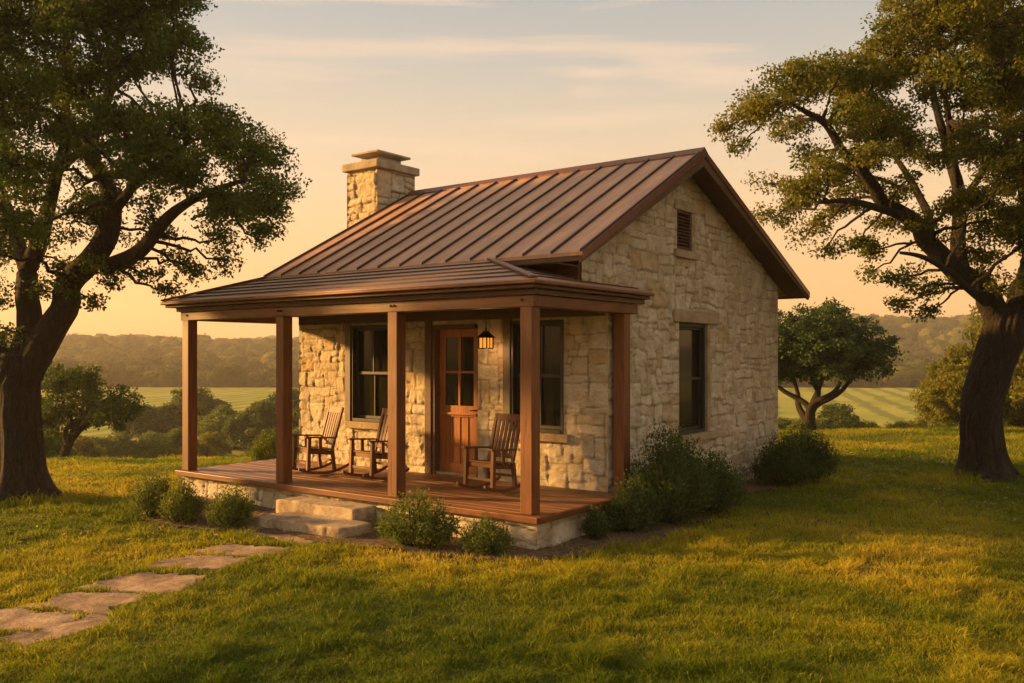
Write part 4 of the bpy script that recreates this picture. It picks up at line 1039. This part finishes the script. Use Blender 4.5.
# ------------------------------------------------------------------ wooded hills: one woodland of lumpy crowns
import bmesh
def ico(sub):
    bm = bmesh.new(); bmesh.ops.create_icosphere(bm, subdivisions=sub, radius=1.0)
    v = np.array([tuple(q.co) for q in bm.verts]); f_ = np.array([[q.index for q in p_.verts] for p_ in bm.faces]); bm.free(); return v, f_
def woodland(name, n, Dr, Rk, size, sub, seed, cards=40, csize=.5):
    r = np.random.RandomState(seed); v0, f0 = ico(sub)
    D = r.uniform(Dr[0] ** 1.0, Dr[1], n); R = r.uniform(-1, 1, n) * (Rk * D + 20)
    x = CAM[0] + D * FW[0] + R * RT[0]; y = CAM[1] + D * FW[1] + R * RT[1]; z = ground_z(x, y)
    s = r.uniform(*size, n) * (.7 + .6 * fbm(x * .02, y * .02, 2, 3)); sq = r.uniform(.65, 1.0, n)
    V = v0[None] * s[:, None, None]
    a_ = r.rand(n) * 6.283
    disp = 1 + .22 * (np.sin(v0[None, :, 0] * 4 + a_[:, None]) * np.sin(v0[None, :, 1] * 4.3 + a_[:, None] * 2) * .6 + np.sin(v0[None, :, 0] * 9 + v0[None, :, 2] * 7 + a_[:, None] * 3) * .35) + r.uniform(-.10, .10, (n, len(v0)))
    V = V * disp[..., None]; V[..., 2] *= sq[:, None]
    V = V + np.stack([x, y, z + s * sq * .55], -1)[:, None, :]
    Fc = (f0[None] + (np.arange(n) * len(v0))[:, None, None]).reshape(-1, 3)
    rn_ = r.rand(n)
    # ragged leafy skin over every crown
    m_ = cards; d = r.normal(size=(n, m_, 3)); d[..., 2] = np.abs(d[..., 2]) * .9 + .05; d /= np.linalg.norm(d, axis=2, keepdims=True)
    C_ = d * (s[:, None, None] * r.uniform(.9, 1.16, (n, m_, 1))); C_[..., 2] *= sq[:, None]
    C_ = C_ + np.stack([x, y, z + s * sq * .55], -1)[:, None, :]
    a1 = r.normal(size=(n, m_, 3)); a1 /= np.linalg.norm(a1, axis=2, keepdims=True); a2 = np.cross(a1, d); a2 /= np.linalg.norm(a2, axis=2, keepdims=True) + 1e-6
    cs_ = csize * r.uniform(.6, 1.5, (n, m_, 1))
    VC = np.stack([C_ - a1 * cs_, C_ + a2 * cs_ * .8, C_ + a1 * cs_], 2).reshape(-1, 3)
    FC = np.arange(n * m_ * 3).reshape(-1, 3) + n * len(v0)
    return np.concatenate([V.reshape(-1, 3), VC]), np.concatenate([Fc, FC]), np.concatenate([np.repeat(rn_, len(v0)), np.clip(np.repeat(rn_, m_ * 3) + np.repeat(r.uniform(-.25, .25, n * m_), 3), 0, 1)])
A = woodland('w', 1500, (264, 420), .66, (3.2, 5.4), 2, 1, 190, .55)
B = woodland('w', 8500, (400, 1010), .66, (3.2, 6.0), 2, 2, 42, .8)
V = np.concatenate([A[0], B[0]]); Fc = np.concatenate([A[1], B[1] + len(A[0])]); rn = np.concatenate([A[2], B[2]])
m, t, b = newmat('woodland_leaves')
c = cramp(t, attr(t, 'rnd'), [(0, (.022, .040, .008)), (.45, (.055, .080, .014)), (.8, (.12, .13, .022)), (1, (.18, .16, .03))])
c = mixc(t, cramp(t, noise(t, pos(t), .5, 5, .7), [(.4, (0, 0, 0)), (.65, (.7, .7, .7))]), c, (.03, .036, .012))
t.links.new(c, b.inputs['Base Color']); b.inputs['Roughness'].default_value = 1; b.inputs['Specular IOR Level'].default_value = .05
bump(t, b, noise(t, pos(t), .9, 6, .75), 1.0, 1.4)
tag(link('woodland', arr_mesh('woodland', V, Fc, {'rnd': rn}), m), 'far dense woodland covering the hills beyond the fields', 'woodland', kind='stuff')

# ------------------------------------------------------------------ haze
hx0, hx1, hy0, hy1 = GX.min() - 3, GX.max() + 3, GY.min() - 3, GY.max() + 3
hz = MB(); 
cs = [at(-62, -902), at(-62, 902), at(1262, 902), at(1262, -902)]
hz.prism([tuple(c) for c in cs], 'z', -9.5, 75)
m = bpy.data.materials.new('haze_air'); m.use_nodes = True; t = m.node_tree; t.nodes.clear()
o_ = N(t, 'ShaderNodeOutputMaterial'); pv = N(t, 'ShaderNodeVolumePrincipled')
pv.inputs['Color'].default_value = (.95, .86, .74, 1); pv.inputs['Density'].default_value = .0005; pv.inputs['Anisotropy'].default_value = .2
t.links.new(pv.outputs[0], o_.inputs['Volume'])
tag(hz.build('haze', m), kind='stuff')
